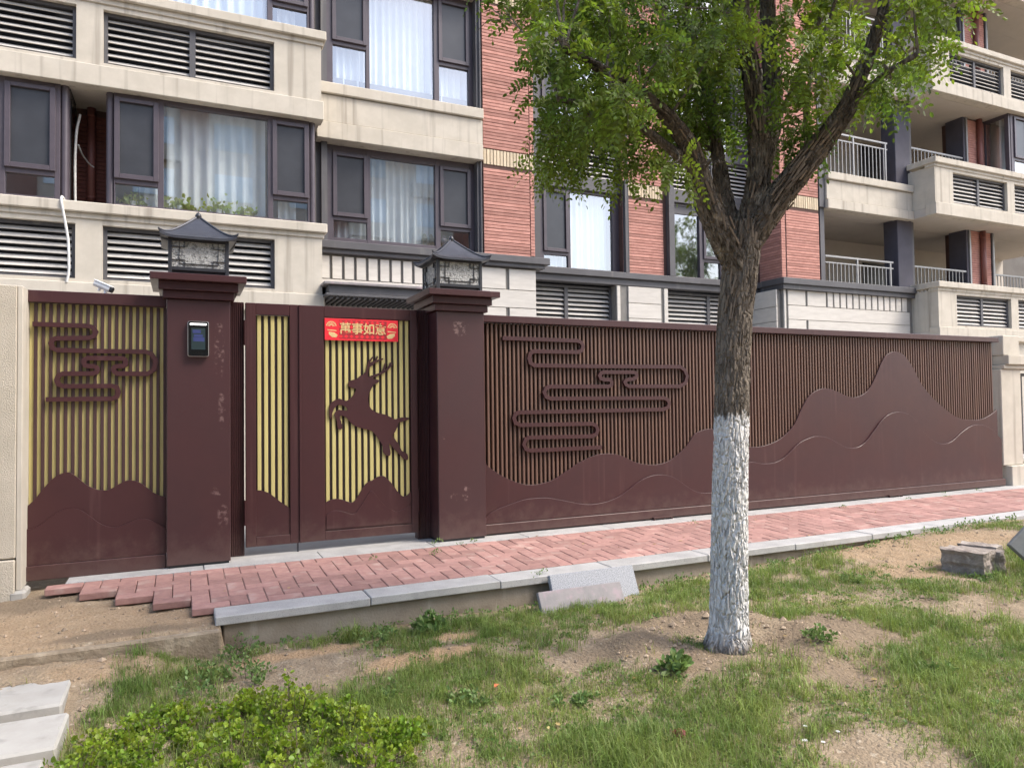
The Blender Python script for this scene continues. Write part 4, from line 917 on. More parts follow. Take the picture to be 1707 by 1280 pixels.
# --- fixed fence panel at the left
fe = thing("metal_fence", (-.64, 6.9, 0), "brown slatted metal fence panel with yellow backing, cloud scroll and hill outline", "fence")
FX0, FX1 = -1.116, -.121
MB().box(FX0-.03, FX1, 6.80, 6.92, 2.226, 2.322).build("top_rail", GATE, fe, bevel=.004)
MB().box(FX0, FX1, 6.870, 6.877, .10, 2.225).build("backing", YELLOW, fe)
sm = MB().box(-.0126, .0126, 0, .016, 0, 2.10).mesh("slat", BSLAT, bevel=.003)
for i in range(19): inst("slat", sm, (FX0+.043+i*.0523, 6.853+random.uniform(-.001,.001), .124), fe)
def hill(pts, zb, y0, y1, name, parent, m=GATE, bev=.0025):
    P = [(pts[0][0], zb)]+list(pts)+[(pts[-1][0], zb)]
    return MB().prism(P, y0, y1).build(name, m, parent, bevel=bev, fix=True)
def smooth_line(pts, n=3):
    out = []
    for i in range(len(pts)-1):
        p0, p1, p2, p3 = pts[max(i-1,0)], pts[i], pts[i+1], pts[min(i+2,len(pts)-1)]
        for k in range(n):
            t = k/n
            out.append(tuple(.5*(2*p1[c]+(p2[c]-p0[c])*t+(2*p0[c]-5*p1[c]+4*p2[c]-p3[c])*t*t+(3*p1[c]-p0[c]-3*p2[c]+p3[c])*t**3) for c in (0,1)))
    return out+[pts[-1]]
def clampx(pts, a, b): return [(min(max(x,a),b), z) for x, z in pts if a-.03 <= x <= b+.03]
hill(clampx(smooth_line(FENCE_HILL), FX0, FX1-.001), .122, 6.832, 6.848, "hill_panel", fe)
hill(clampx(smooth_line(FENCE_LOW), FX0-.02, FX1-.001), .122, 6.812, 6.829, "low_hill_panel", fe)
MB().box(FX0-.03, FX1, 6.795, 6.90, .003, .119).build("base_rail", GATE, fe, bevel=.004)
MB().band(FENCE_CLOUD, .037, 6.818, 6.850).build("cloud_scroll", GATE, fe, fix=True)

# --- sliding gate
sg = thing("sliding_gate", (7.15, 6.9, 0), "long brown sliding gate with fine vertical slats, cloud scroll and rolling hills", "gate")
MB().box(2.835, 11.44, 6.84, 6.97, 2.215, 2.288).build("top_rail", GATE, sg, bevel=.004)
MB().box(2.84, 11.40, 6.945, 6.952, .10, 2.213).build("backing", GBACK, sg)
sm = MB().box(-.0135, .0135, 0, .034, 0, 2.09).mesh("slat", GSLAT, bevel=.005)
for i in range(168): inst("slat", sm, (2.865+i*.0508, 6.905+random.uniform(-.0012,.0012), .122), sg)
gh = clampx(smooth_line([(2.83,.93)]+GATE_HILL), 2.83, 11.46); gl_ = clampx(smooth_line([(2.83,.16)]+GATE_LOW), 2.83, 11.48)
hill(gh, .120, 6.884, 6.902, "hill_panel", sg)
hill(gl_, .120, 6.863, 6.881, "low_hill_panel", sg)
MB().box(2.835, 11.50, 6.84, 6.96, .018, .117).build("base_rail", GATE, sg, bevel=.005)
MB().band(GATE_CLOUD, .042, 6.868, 6.901).build("cloud_scroll", GATE, sg, fix=True)
for x in (5.05, 8.99):
    b = MB(); b.box(x-.13, x+.13, 6.805, 6.839, .022, .036); b.box(x-.13, x-.115, 6.806, 6.839, -.004, .0215); b.box(x+.115, x+.13, 6.806, 6.839, -.004, .0215); b.build("floor_guide", GATE, sg)
MB().tube([(8.6+.42*(1-math.cos(t)), 6.862, 1.62-.5*math.sin(t)*0-1.1*t/2.4) for t in np.linspace(0, .01, 2)], .0005, 4)

# --- double doors
fr = thing("door_frame", (1.35, 7.1, 0), "ribbed brown metal jambs either side of the double doors", "door frame")
for x0, x1 in ((.392, .524), (2.172, 2.303)):
    j = MB().box(x0, x1, 7.03, 7.12, .004, 2.33).build("jamb", GATE, fr, bevel=.004)
    n = 8; w = (x1-x0)/n
    for i in range(n):
        MB().box(x0+i*w+.003, x0+(i+1)*w-.004, 7.012, 7.0295, .005, 2.328).build("rib", GATE, j, bevel=.002)
def door(x0, x1, sx0, sx1, hillp, lowp, n_strips, label, hinge_x):
    d = thing("gate_door", ((x0+x1)/2, 7.0, .08), label, "door", "leaves of the double doors")
    MB().box(x0, sx0, 6.975, 7.03, .082, 2.322).build("stile", GATE, d, bevel=.004)
    MB().box(sx1, x1, 6.975, 7.03, .082, 2.322).build("stile", GATE, d, bevel=.004)
    MB().box(sx0, sx1, 6.976, 7.03, 2.215, 2.322).build("top_rail", GATE, d, bevel=.003)
    MB().box(sx0, sx1, 6.976, 7.03, .082, .168).build("bottom_rail", GATE, d, bevel=.003)
    MB().box(sx0, sx1, 7.018, 7.024, .17, 2.213).build("backing", GBACK, d)
    p = (sx1-sx0)/n_strips; w = p*.58
    sm = MB().box(-w/2, w/2, 0, .014, 0, 2.04).mesh("slat", YELLOW, bevel=.004)
    for i in range(n_strips): inst("slat", sm, (sx0+(i+.5)*p, 7.003, .172), d)
    hp = clampx(smooth_line(hillp), sx0+.001, sx1-.001); hill(hp, .171, 6.986, 7.001, "hill_panel", d)
    if lowp: hill(clampx(smooth_line(lowp), sx0+.012, sx1-.012), .185, 6.979, 6.9845, "low_hill_panel", d, bev=.0015)
    for z in (.28, 1.93):
        h = MB(); h.lathe([(.011,0),(.011,.23)], (hinge_x, 6.985, z), 10); h.build("hinge", GATE, d, smooth=False)
    return d
d1 = door(.532, 1.008, .622, .922, [(.60,.594)]+SMALL_HILL, None, 5, "narrow brown door leaf with five yellow strips and a sloping hill", .528)
d2 = door(1.012, 2.166, 1.243, 2.100, [(1.22,.425)]+BIG_HILL, BIG_LOW, 14, "wide brown door leaf with a leaping deer cut-out over yellow strips", 2.169)
MB().box(1.006, 1.028, 6.962, 6.974, .083, 2.321).build("meeting_strip", GATE, d2, bevel=.003)
MB().box(.985, .998, 6.985, 6.999, .0, .081).build("drop_bolt", LANT, d1)
dm = MB()
dm.prism(smooth_line(DEER_BODY+[DEER_BODY[0]], 2)[:-1], 6.984, 7.000)
dm.band(smooth_line(ANTLER_A, 3), .026, 6.9835, 6.9995, .5); dm.band(smooth_line(ANTLER_A2, 3), .022, 6.983, 6.999, .6); dm.band(smooth_line(ANTLER_A3, 3), .022, 6.9825, 6.9985, .6)
dm.band(smooth_line(ANTLER_B, 3), .026, 6.9832, 6.9997, .5); dm.band(smooth_line(ANTLER_B2, 3), .020, 6.9827, 6.9987, .7); dm.band(smooth_line(ANTLER_B3, 3), .020, 6.9822, 6.9982, .7)
dm.build("deer_cutout", GATE, d2, fix=True)

# ------------------------------------------------------------------ small things on the gates
bn = thing("door_banner", (1.607, 6.965, 2.10), "red new year banner with four gold characters above the deer door", "banner")
MB().box(1.246, 1.968, 6.966, 6.972, 1.995, 2.206).build("paper", RED, bn)
MB().box(1.385, 1.852, 6.9652, 6.9658, 2.012, 2.192).build("printed_ground", DKRED, bn)
for i in range(9):
    for j in range(4):
        x = 1.40+i*.0515; z = 2.034+j*.046
        b = MB(); b.prism([(x,z-.019),(x+.021,z),(x,z+.019),(x-.021,z)], 6.9644-.0001*((i+j)%2), 6.9650); b.build("lozenge", RED, bn)
cu = bpy.data.curves.new("banner_text", 'FONT'); cu.body = "萬事如意"; cu.size = .118; cu.extrude = .0006; cu.align_x = 'CENTER'; cu.align_y = 'CENTER'; cu.space_character = .96
cu.offset = .0012; cu.materials.append(GOLD)
tc_ = bpy.data.objects.new("banner_text", cu); COL.objects.link(tc_); tm_ = bpy.data.meshes.new_from_object(tc_.evaluated_get(bpy.context.evaluated_depsgraph_get())); bpy.data.objects.remove(tc_)
tx = bpy.data.objects.new("banner_text", tm_); COL.objects.link(tx); tx.location = (1.617, 6.9635, 2.104); tx.rotation_euler = (math.pi/2, 0, 0); set_parent(tx, bn)
for cx, s in ((1.315, 1), (1.905, -1)):                        # fan and lotus prints at the two ends
    b = MB(); c = (cx-.006*s, 2.128)
    b.band([(c[0]+.046*math.cos(t), c[1]+.046*math.sin(t)) for t in np.linspace(.1, 3.04, 12)], .008, 6.9652, 6.966)
    for t in np.linspace(.25, 2.9, 7): b.band([(c[0]+.012*math.cos(t), c[1]+.012*math.sin(t)), (c[0]+.038*math.cos(t), c[1]+.038*math.sin(t))], .006, 6.9651-.0001*int(t*3%2), 6.966)
    b.lathe([(.009,0),(.009,.0008)], (c[0], 0, 0), 3) if False else None
    b.prism([(cx-.045,2.098),(cx+.04,2.092),(cx+.045,2.083),(cx-.04,2.088)], 6.9653, 6.966)
    b.prism([(cx+s*-.03,2.075),(cx+s*.02,2.07),(cx+s*.055,2.045),(cx+s*.04,2.022),(cx+s*.0,2.025),(cx-s*.03,2.05)], 6.9649, 6.966)
    b.build("fan_print", GOLD, bn, fix=True)

tm = thing("access_terminal", (.13, 6.745, 1.95), "black touchscreen access terminal with a lit bar on the left gate pillar", "intercom")
def rrect(cx, cz, w, h, r, n=5):
    P = []
    for (sx, sz, a0) in ((1,1,0),(-1,1,90),(-1,-1,180),(1,-1,270)):
        for i in range(n+1):
            a = math.radians(a0+90*i/n); P.append((cx+sx*(w/2-r)+r*math.cos(a), cz+sz*(h/2-r)+r*math.sin(a)))
    return P
MB().prism(rrect(.130, 1.952, .168, .305, .018), 6.712, 6.749).build("housing", STEEL, tm, fix=True, bevel=.003)
MB().prism(rrect(.130, 1.952, .158, .295, .014), 6.708, 6.7118).build("front_glass", BLACKGL, tm, fix=True)
MB().prism(rrect(.130, 2.078, .132, .014, .005), 6.7062, 6.7078).build("light_bar", UILIGHT, tm, fix=True)
MB().box(.075, .185, 6.7068, 6.7078, 1.86, 2.045).build("screen", UIDARK, tm)
for x0, x1, z0, z1 in ((.09,.178,1.93,1.965), (.095,.165,1.968,1.99), (.085,.15,2.0,2.03)):
    MB().box(x0, x1, 6.7060, 6.7066, z0, z1).build("screen_icon", UIBLUE, tm)

cc = thing("security_camera", (-.58, 6.9, 2.32), "white bullet security camera on the fence top rail beside the pillar", "camera")
b = MB(); b.lathe([(.028,0),(.028,.008),(.011,.010),(.011,.035)], (0,0,0), 12)
o = b.build("mount", WHITEPL, cc); o.location = (-.585, 6.875, 2.322); o.matrix_parent_inverse = world_of(cc).inverted()
hb_ = MB(); hb_.tube([(-.085,0,0),(.055,0,0)], .027, 14); hb_.box(-.09, .062, -.031, .031, .020, .030)
ho = hb_.build("housing", WHITEPL, cc, bevel=.003); ho.location = (-.590, 6.872, 2.385); ho.rotation_euler = (0, math.radians(24), math.radians(-22))
lb = MB(); lb.tube([(.055,0,0),(.074,0,0)], .024, 14); lo = lb.build("lens", BLACKPL, ho); lo.matrix_parent_inverse = Matrix()
ls = MB(); ls.tube([(-.03,0,-.025),(-.03,0,-.05)], .010, 8); l2 = ls.build("bracket", WHITEPL, ho); l2.matrix_parent_inverse = Matrix()

# hoses and the things standing behind the windows
def hose(pts, r, label):
    P = [Vector(p) for p in pts]; Q = []
    for i in range(len(P)-1):
        for k in range(14): Q.append(P[i].lerp(P[i+1], k/14))
    Q.append(P[-1]); n = len(Q)
    S = [sum((Q[min(max(i+d,0),n-1)] for d in (-4,-2,0,2,4)), Vector())/5 for i in range(n)]
    b = MB(); b.tube(S, [r*(1+.10*(i%2)) for i in range(n)], 9); o = b.build("conduit_hose", HOSE, smooth=True); tag(o, label, "hose")
hose([(-1.43,11.30,4.17),(-1.455,11.12,4.22),(-1.455,11.06,4.14),(-1.41,11.10,3.85),(-1.375,11.12,3.6),(-1.37,11.13,3.2),(-1.40,11.14,3.05)], .016, "white corrugated hose hanging over the ledge of the lower left balcony")
hose([(-1.31,11.7,5.58),(-1.355,11.66,5.3),(-1.365,11.62,4.9),(-1.36,11.6,4.5),(-1.355,11.6,4.17)], .017, "white corrugated hose climbing the recess beside the red downpipe")
hose([(-1.335,11.66,5.12),(-1.30,11.8,5.02),(-1.22,11.95,4.93),(-1.16,11.98,4.9)], .010, "thin white hose bent across to the red downpipe in the recess")

for x, z, s in ((3.95, 4.21, 1), (4.12, 4.21, 1)): pass
def slippers(x, z, y, m, label):
    t = thing("slippers", (x, y, z), label, "slippers")
    for dx in (-.062, .062):
        prof = [(.045*math.cos(a)*(1 if math.sin(a) > 0 else .82), .112+.112*math.sin(a)) for a in np.linspace(0, 6.283, 20)[:-1]]
        b = MB(); b.prism([(x+dx+p, z+q) for p, q in prof], y-.012, y+.012); sl = b.build("sole", m, t, fix=True, bevel=.004)
        b = MB(); b.tube([(x+dx-.046, y-.012, z+.10), (x+dx-.03, y-.05, z+.135), (x+dx+.03, y-.05, z+.135), (x+dx+.046, y-.012, z+.10)], .016, 6); b.build("strap", m, sl)
GREYSL = mat("grey_rubber", (.16,.19,.18), rough=.8); MAUVE = mat("mauve_rubber", (.20,.17,.20), rough=.8)
slippers(4.0, 4.205, 12.175, GREYSL, "grey slippers propped at the foot of the wide lower window beside the brick pier")
slippers(4.36, 4.205, 12.16, MAUVE, "dark mauve slippers propped in the corner light of the lower window beside the brick pier")
tag(MB().prism([(4.50,4.205),(4.72,4.205),(4.70,4.25),(4.62,4.29),(4.55,4.26)], 12.14, 12.18).build("folded_cloth", mat("red_cloth", (.42,.10,.10), rough=.9), fix=True, bevel=.008), "folded red cloth lying in the corner light of the lower window", "cloth")

# granite offcuts leaning on the kerb
def leaning(name, m, x0, x1, zlow, zhigh, ylow, yhigh, th, label, cat, skew=0):
    L = math.hypot(yhigh-ylow, zhigh-zlow); a = math.atan2(yhigh-ylow, zhigh-zlow)
    b = MB(); b.box(0, x1-x0, 0, th, 0, L); o = b.build(name, m, bevel=.005)
    o.location = (x0, ylow, zlow); o.rotation_euler = (-a, skew, 0); return tag(o, label, cat)
leaning("granite_slab", GRANITE2, 2.70, 3.505, -.285, -.03, 5.06, 5.175, .045, "pale speckled granite slab leaning on the kerb", "slab", .0)
leaning("stone_slab", PURPLE, 2.525, 3.285, -.31, -.115, 4.935, 5.035, .036, "stained purplish-grey slab leaning on the speckled granite slab", "slab", -.0)

# stepping slabs at the lower left
for i, (y0, y1, x1, lab) in enumerate(((4.49,5.00,-.575,"pale concrete stepping slab nearest the dirt patch"), (3.93,4.355,-.525,"pale concrete stepping slab between two others beside the low shrubs"), (3.27,3.83,-.555,"pale concrete stepping slab cut off by the bottom left corner"))):
    b = MB(); b.box(-1.75, x1, y0, y1, -.30, -.198); tag(b.build("stepping_slab", CONC2, bevel=.012), lab, "paving slab", "stepping slabs at the lower left")

def rough_block(b, name, m, parent, seed):
    bm = bmesh.new(); bm.from_mesh(b.mesh(name, None)); bmesh.ops.subdivide_edges(bm, edges=bm.edges[:], cuts=5, use_grid_fill=True)
    r = np.random.default_rng(70+seed); ph = r.uniform(0, 6.28, 6)
    for v in bm.verts:
        c = v.co; k = .010*math.sin(40*c.x+ph[0]+9*c.z)+.008*math.sin(55*c.y+ph[1])+.007*math.sin(61*c.z+ph[2]+20*c.x)
        e = sum(1 for a, l in ((c.x, max(abs(w.co.x) for w in bm.verts)),) if abs(a) > l*.98)
        v.co += Vector((c.x, c.y, max(0, c.z)*.6)).normalized()*(k+r.normal()*.003-(.008 if e and c.z > .1 else 0))
    me = bpy.data.meshes.new(name); bm.to_mesh(me); bm.free(); me.materials.append(m)
    o = bpy.data.objects.new(name, me); COL.objects.link(o); set_parent(o, parent); return o
# old blocks and slab at the right edge
bx = thing("stone_block", (6.5, 4.15, -.1), "weathered brown stone blocks set side by side on the bare dirt at the right edge", "stone block")
for q, (x, y, w, d, h, r) in enumerate(((6.24,4.06,.21,.34,.118,.22),(6.43,4.06,.13,.36,.108,.18),(6.60,4.16,.19,.30,.112,.28))):
    b = MB(); b.box(-w/2, w/2, -d/2, d/2, -.08, h); o = rough_block(b, "block", BLOCK, bx, q); o.location = (x, y, -.085); o.rotation_euler = (random.uniform(-.03,.03), random.uniform(-.03,.03), r)
    o.matrix_parent_inverse = world_of(bx).inverted()
b = MB(); b.box(0, .34, 0, .05, 0, .36); o = b.build("grey_slab", CONC2, bevel=.008); o.data.materials[0] = mat("grey_slab_stone", (.19,.195,.19), (.15,.155,.15), 5, rough=.85, bump=.3, bscale=60)
o.location = (6.57, 3.62, -.15); o.rotation_euler = (math.radians(-16), math.radians(-42), math.radians(-18)); tag(o, "smooth grey slab tilted on its corner at the right edge", "slab")

# ------------------------------------------------------------------ the tree
BARK = mat("bark", (.235,.20,.162), (.100,.081,.065), 9, stretch=(2.4,2.4,.7), rough=.95, bump=1.0, bscale=22, bdist=.03, spec=.1, contrast=.75, spots=((.33,.28,.22),.58,.74,11))
def crack_bark(m):
    """plates of bark parted by cracks, added to the bump of a bark material"""
    nt = m.node_tree; N = nt.nodes.new; Lk = nt.links.new
    bu = [n for n in nt.nodes if n.type == 'BUMP'][0]; src = bu.inputs["Height"].links[0].from_socket
    tc = N("ShaderNodeTexCoord"); mp = N("ShaderNodeMapping"); mp.inputs["Scale"].default_value = (30, 30, 8); Lk(tc.outputs["Object"], mp.inputs[0])
    nz = N("ShaderNodeTexNoise"); nz.inputs["Scale"].default_value = 12; Lk(tc.outputs["Object"], nz.inputs["Vector"])
    ad = N("ShaderNodeVectorMath"); ad.operation = 'MULTIPLY_ADD'; ad.inputs[1].default_value = (1.6, 1.6, 1.6); Lk(nz.outputs["Color"], ad.inputs[0]); Lk(mp.outputs[0], ad.inputs[2])
    vo = N("ShaderNodeTexVoronoi"); vo.feature = 'DISTANCE_TO_EDGE'; vo.inputs["Scale"].default_value = 1; Lk(ad.outputs[0], vo.inputs["Vector"])
    mr = N("ShaderNodeMapRange"); mr.inputs[1].default_value = 0; mr.inputs[2].default_value = .22; Lk(vo.outputs["Distance"], mr.inputs[0])
    mu = N("ShaderNodeMath"); mu.operation = 'MULTIPLY_ADD'; mu.inputs[1].default_value = .8; Lk(mr.outputs[0], mu.inputs[0]); Lk(src, mu.inputs[2])
    Lk(mu.outputs[0], bu.inputs["Height"]); bu.inputs["Distance"].default_value = .018; return m
crack_bark(BARK)
def trunk_material():
    m = mat("trunk_bark", (.25,.215,.175), (.110,.09,.073), 9, stretch=(2.4,2.4,.7), rough=.95, bump=1.0, bscale=22, bdist=.03, spec=.1, contrast=.75, spots=((.32,.26,.19),.60,.75,9))
    nt = m.node_tree; b = nt.nodes["Principled BSDF"]; N = nt.nodes.new; Lk = nt.links.new
    src = b.inputs["Base Color"].links[0].from_socket
    tc = N("ShaderNodeTexCoord"); sp = N("ShaderNodeSeparateXYZ"); Lk(tc.outputs["Object"], sp.inputs[0])
    n1 = N("ShaderNodeTexNoise"); n1.inputs["Scale"].default_value = 15; n1.inputs["Detail"].default_value = 7; n1.inputs["Roughness"].default_value = .7
    mp = N("ShaderNodeMapping"); mp.inputs["Scale"].default_value = (1.5,1.5,.8); Lk(tc.outputs["Object"], mp.inputs[0]); Lk(mp.outputs[0], n1.inputs["Vector"])
    at = N("ShaderNodeAttribute"); at.attribute_name = "groove"
    # limewash: up to about 1.27 m, worn off in the bark grooves and near the soil
    up = N("ShaderNodeMath"); up.operation = 'MULTIPLY_ADD'; Lk(n1.outputs[0], up.inputs[0]); up.inputs[1].default_value = .30; Lk(sp.outputs[2], up.inputs[2])
    r1 = N("ShaderNodeMapRange"); r1.inputs[1].default_value = 1.425; r1.inputs[2].default_value = 1.395; Lk(up.outputs[0], r1.inputs[0])
    lo = N("ShaderNodeMath"); lo.operation = 'MULTIPLY_ADD'; Lk(n1.outputs[0], lo.inputs[0]); lo.inputs[1].default_value = -.26; Lk(sp.outputs[2], lo.inputs[2])
    r2 = N("ShaderNodeMapRange"); r2.inputs[1].default_value = -.33; r2.inputs[2].default_value = -.22; Lk(lo.outputs[0], r2.inputs[0])
    gr = N("ShaderNodeMath"); gr.operation = 'MULTIPLY_ADD'; Lk(n1.outputs[0], gr.inputs[0]); gr.inputs[1].default_value = 1.5; Lk(at.outputs["Fac"], gr.inputs[2])
    r3 = N("ShaderNodeMapRange"); r3.inputs[1].default_value = .37; r3.inputs[2].default_value = .52; Lk(gr.outputs[0], r3.inputs[0])
    m1 = N("ShaderNodeMath"); m1.operation = 'MULTIPLY'; Lk(r1.outputs[0], m1.inputs[0]); Lk(r2.outputs[0], m1.inputs[1])
    m2 = N("ShaderNodeMath"); m2.operation = 'MULTIPLY'; Lk(m1.outputs[0], m2.inputs[0]); Lk(r3.outputs[0], m2.inputs[1])
    n2 = N("ShaderNodeTexNoise"); n2.inputs["Scale"].default_value = 30; n2.inputs["Detail"].default_value = 5; Lk(tc.outputs["Object"], n2.inputs["Vector"])
    wc = N("ShaderNodeMix"); wc.data_type = 'RGBA'; Lk(n2.outputs[0], wc.inputs[0]); wc.inputs[6].default_value = (.52,.51,.49,1); wc.inputs[7].default_value = (.80,.79,.77,1)
    x = N("ShaderNodeMix"); x.data_type = 'RGBA'; Lk(m2.outputs[0], x.inputs[0]); Lk(src, x.inputs[6]); Lk(wc.outputs[2], x.inputs[7])
    Lk(x.outputs[2], b.inputs["Base Color"]); return m
TRUNKM = crack_bark(trunk_material())

def bark_tube(path, seg, step, amp, seed, flare=False):
    """tapered limb with ridged bark relief; path: (x,y,z,r)"""
    P = np.array([p[:3] for p in path]); R = np.array([p[3] for p in path])
    s = np.concatenate([[0], np.cumsum(np.linalg.norm(np.diff(P, axis=0), axis=1))])
    n = max(4, int(s[-1]/step)); t = np.linspace(0, s[-1], n)
    C = np.stack([np.interp(t, s, P[:,k]) for k in range(3)], -1)
    for _ in range(3): C[1:-1] = (C[:-2]+2*C[1:-1]+C[2:])/4
    r = np.interp(t, s, R)
    T = np.gradient(C, axis=0); T /= np.linalg.norm(T, axis=1)[:,None]
    a = np.cross(T, np.array([.25,.97,.05])); a /= np.linalg.norm(a, axis=1)[:,None]; b = np.cross(T, a)
    th = np.linspace(0, 2*np.pi, seg, endpoint=False); TH, TT = np.meshgrid(th, t)
    rg = np.random.default_rng(seed); h = np.zeros_like(TH)
    for o in range(26):                                   # long vertical ridges that wander
        k = rg.integers(4, 26); f = rg.uniform(4, 26); p = rg.uniform(0, 6.28, 3)
        h += np.abs(np.sin(k*TH+p[0]+rg.uniform(.8,2.2)*np.sin(f*TT+p[1])+1.2*np.sin(f*.37*TT+p[2])))*rg.uniform(.4,1)/ (1+k*.05) - .3
    h = (h-h.mean())/h.std()
    big = np.sin(2*TH+seed+2*TT)+.7*np.sin(3*TH+1.7*seed-3.1*TT)
    rr = r[:,None]*(1+.035*big) + amp*np.clip(h, -2.2, 1.8)
    if flare: rr *= .92*(1+.26*np.exp(-(TT/.30)**4)*(1+.5*np.sin(4*TH+1)+.3*np.sin(7*TH)))
    V = C[:,None,:]+a[:,None,:]*(np.cos(TH)*rr)[...,None]+b[:,None,:]*(np.sin(TH)*rr)[...,None]
    ix = np.arange(n*seg).reshape(n, seg)
    Q = np.stack([ix[:-1], np.roll(ix[:-1], -1, 1), np.roll(ix[1:], -1, 1), ix[1:]], -1).reshape(-1, 4)
    return V.reshape(-1, 3), Q, h.ravel()
tree = thing("scholar_tree", (TREE[0], TREE[1], -.23), "leafy street tree with a limewashed lower trunk in front of the sliding gate", "tree")
TR = [[3.163,3.617,-.46,.17]]+[list(p) for p in TRUNK]
for p, r_ in zip(TR[-4:], (.110,.114,.118,.106)): p[3] = r_
V, Q, H = bark_tube(TR, 170, .010, .0040, 3, True)
me = fast_mesh("trunk", V, np.full(len(Q), 4), Q.ravel(), TRUNKM, smooth=True)
at = me.attributes.new("groove", 'FLOAT', 'POINT'); at.data.foreach_set('value', np.asarray(np.clip(H*.10, -.3, .3), np.float32))
trunk_o = link("trunk", me, tree)
for i, (L, sg_) in enumerate(((LIMB1,64),(LIMB1B,30),(LIMB2,40),(LIMB3,72),(LIMB4,52),(LIMB5,76),(LIMB5B,24),(TWIGA,14),(TWIGB,16))):
    L = [(p[0], p[1], p[2], p[3]*(.78+.10*min(1, k/3))) for k, p in enumerate(L)]
    V, Q, H = bark_tube(L, sg_, .014, .0062*min(1, L[0][3]/.07), 10+i)
    link("limb", fast_mesh("limb", V, np.full(len(Q), 4), Q.ravel(), BARK, smooth=True), tree)
# peeling bark flakes on the upper trunk and the right limb
fk = MB()
def flake(c, nrm, w, h, rot):
    n_ = Vector(nrm).normalized(); u = n_.cross(Vector((0,0,1))).normalized(); v = n_.cross(u)
    u2 = u*math.cos(rot)+v*math.sin(rot); v2 = v*math.cos(rot)-u*math.sin(rot); c = Vector(c)
    P = [c-u2*w*.5-v2*h*.5, c+u2*w*.4-v2*h*.45+n_*.002, c+u2*w*.5+v2*h*.4+n_*.006, c-u2*w*.35+v2*h*.5+n_*.002]
    b = len(fk.v); fk.v += [tuple(p) for p in P]+[tuple(p+n_*.006) for p in P]
    fk.f += [(b,b+3,b+2,b+1),(b+4,b+5,b+6,b+7),(b,b+1,b+5,b+4),(b+1,b+2,b+6,b+5),(b+2,b+3,b+7,b+6),(b+3,b,b+4,b+7)]
def fl_rot(n_, d):
    u = n_.cross(Vector((0,0,1))).normalized(); v = n_.cross(u)
    return math.atan2(-d.dot(u), d.dot(v))
VIEW = Vector((-.62,-.78,0))
for L, cnt in ((LIMB5, 46), (LIMB3, 26), (LIMB1, 12), (TRUNK[6:], 20)):
    for _ in range(cnt):
        i = random.randrange(0, max(1, min(len(L)-1, 5))); t = random.random()
        p = Vector(L[i][:3]).lerp(Vector(L[i+1][:3]), t); r = L[i][3]*(1-t)+L[i+1][3]*t
        d = (Vector(L[i+1][:3])-Vector(L[i][:3])).normalized()
        n_ = (VIEW+Vector((random.uniform(-1,1), random.uniform(-.6,.6), random.uniform(-.6,.6)))); n_ = (n_-d*n_.dot(d)).normalized()
        flake(p+n_*(r*.97), n_, random.uniform(.006,.016), random.uniform(.05,.16), fl_rot(n_, d)+random.uniform(-.12,.12))
fk.build("bark_flakes", mat("bark_flake", (.22,.17,.125), (.12,.088,.062), 20, stretch=(1,1,.2), rough=.95, bump=.6, bscale=50, island=.35), tree, kind='stuff')

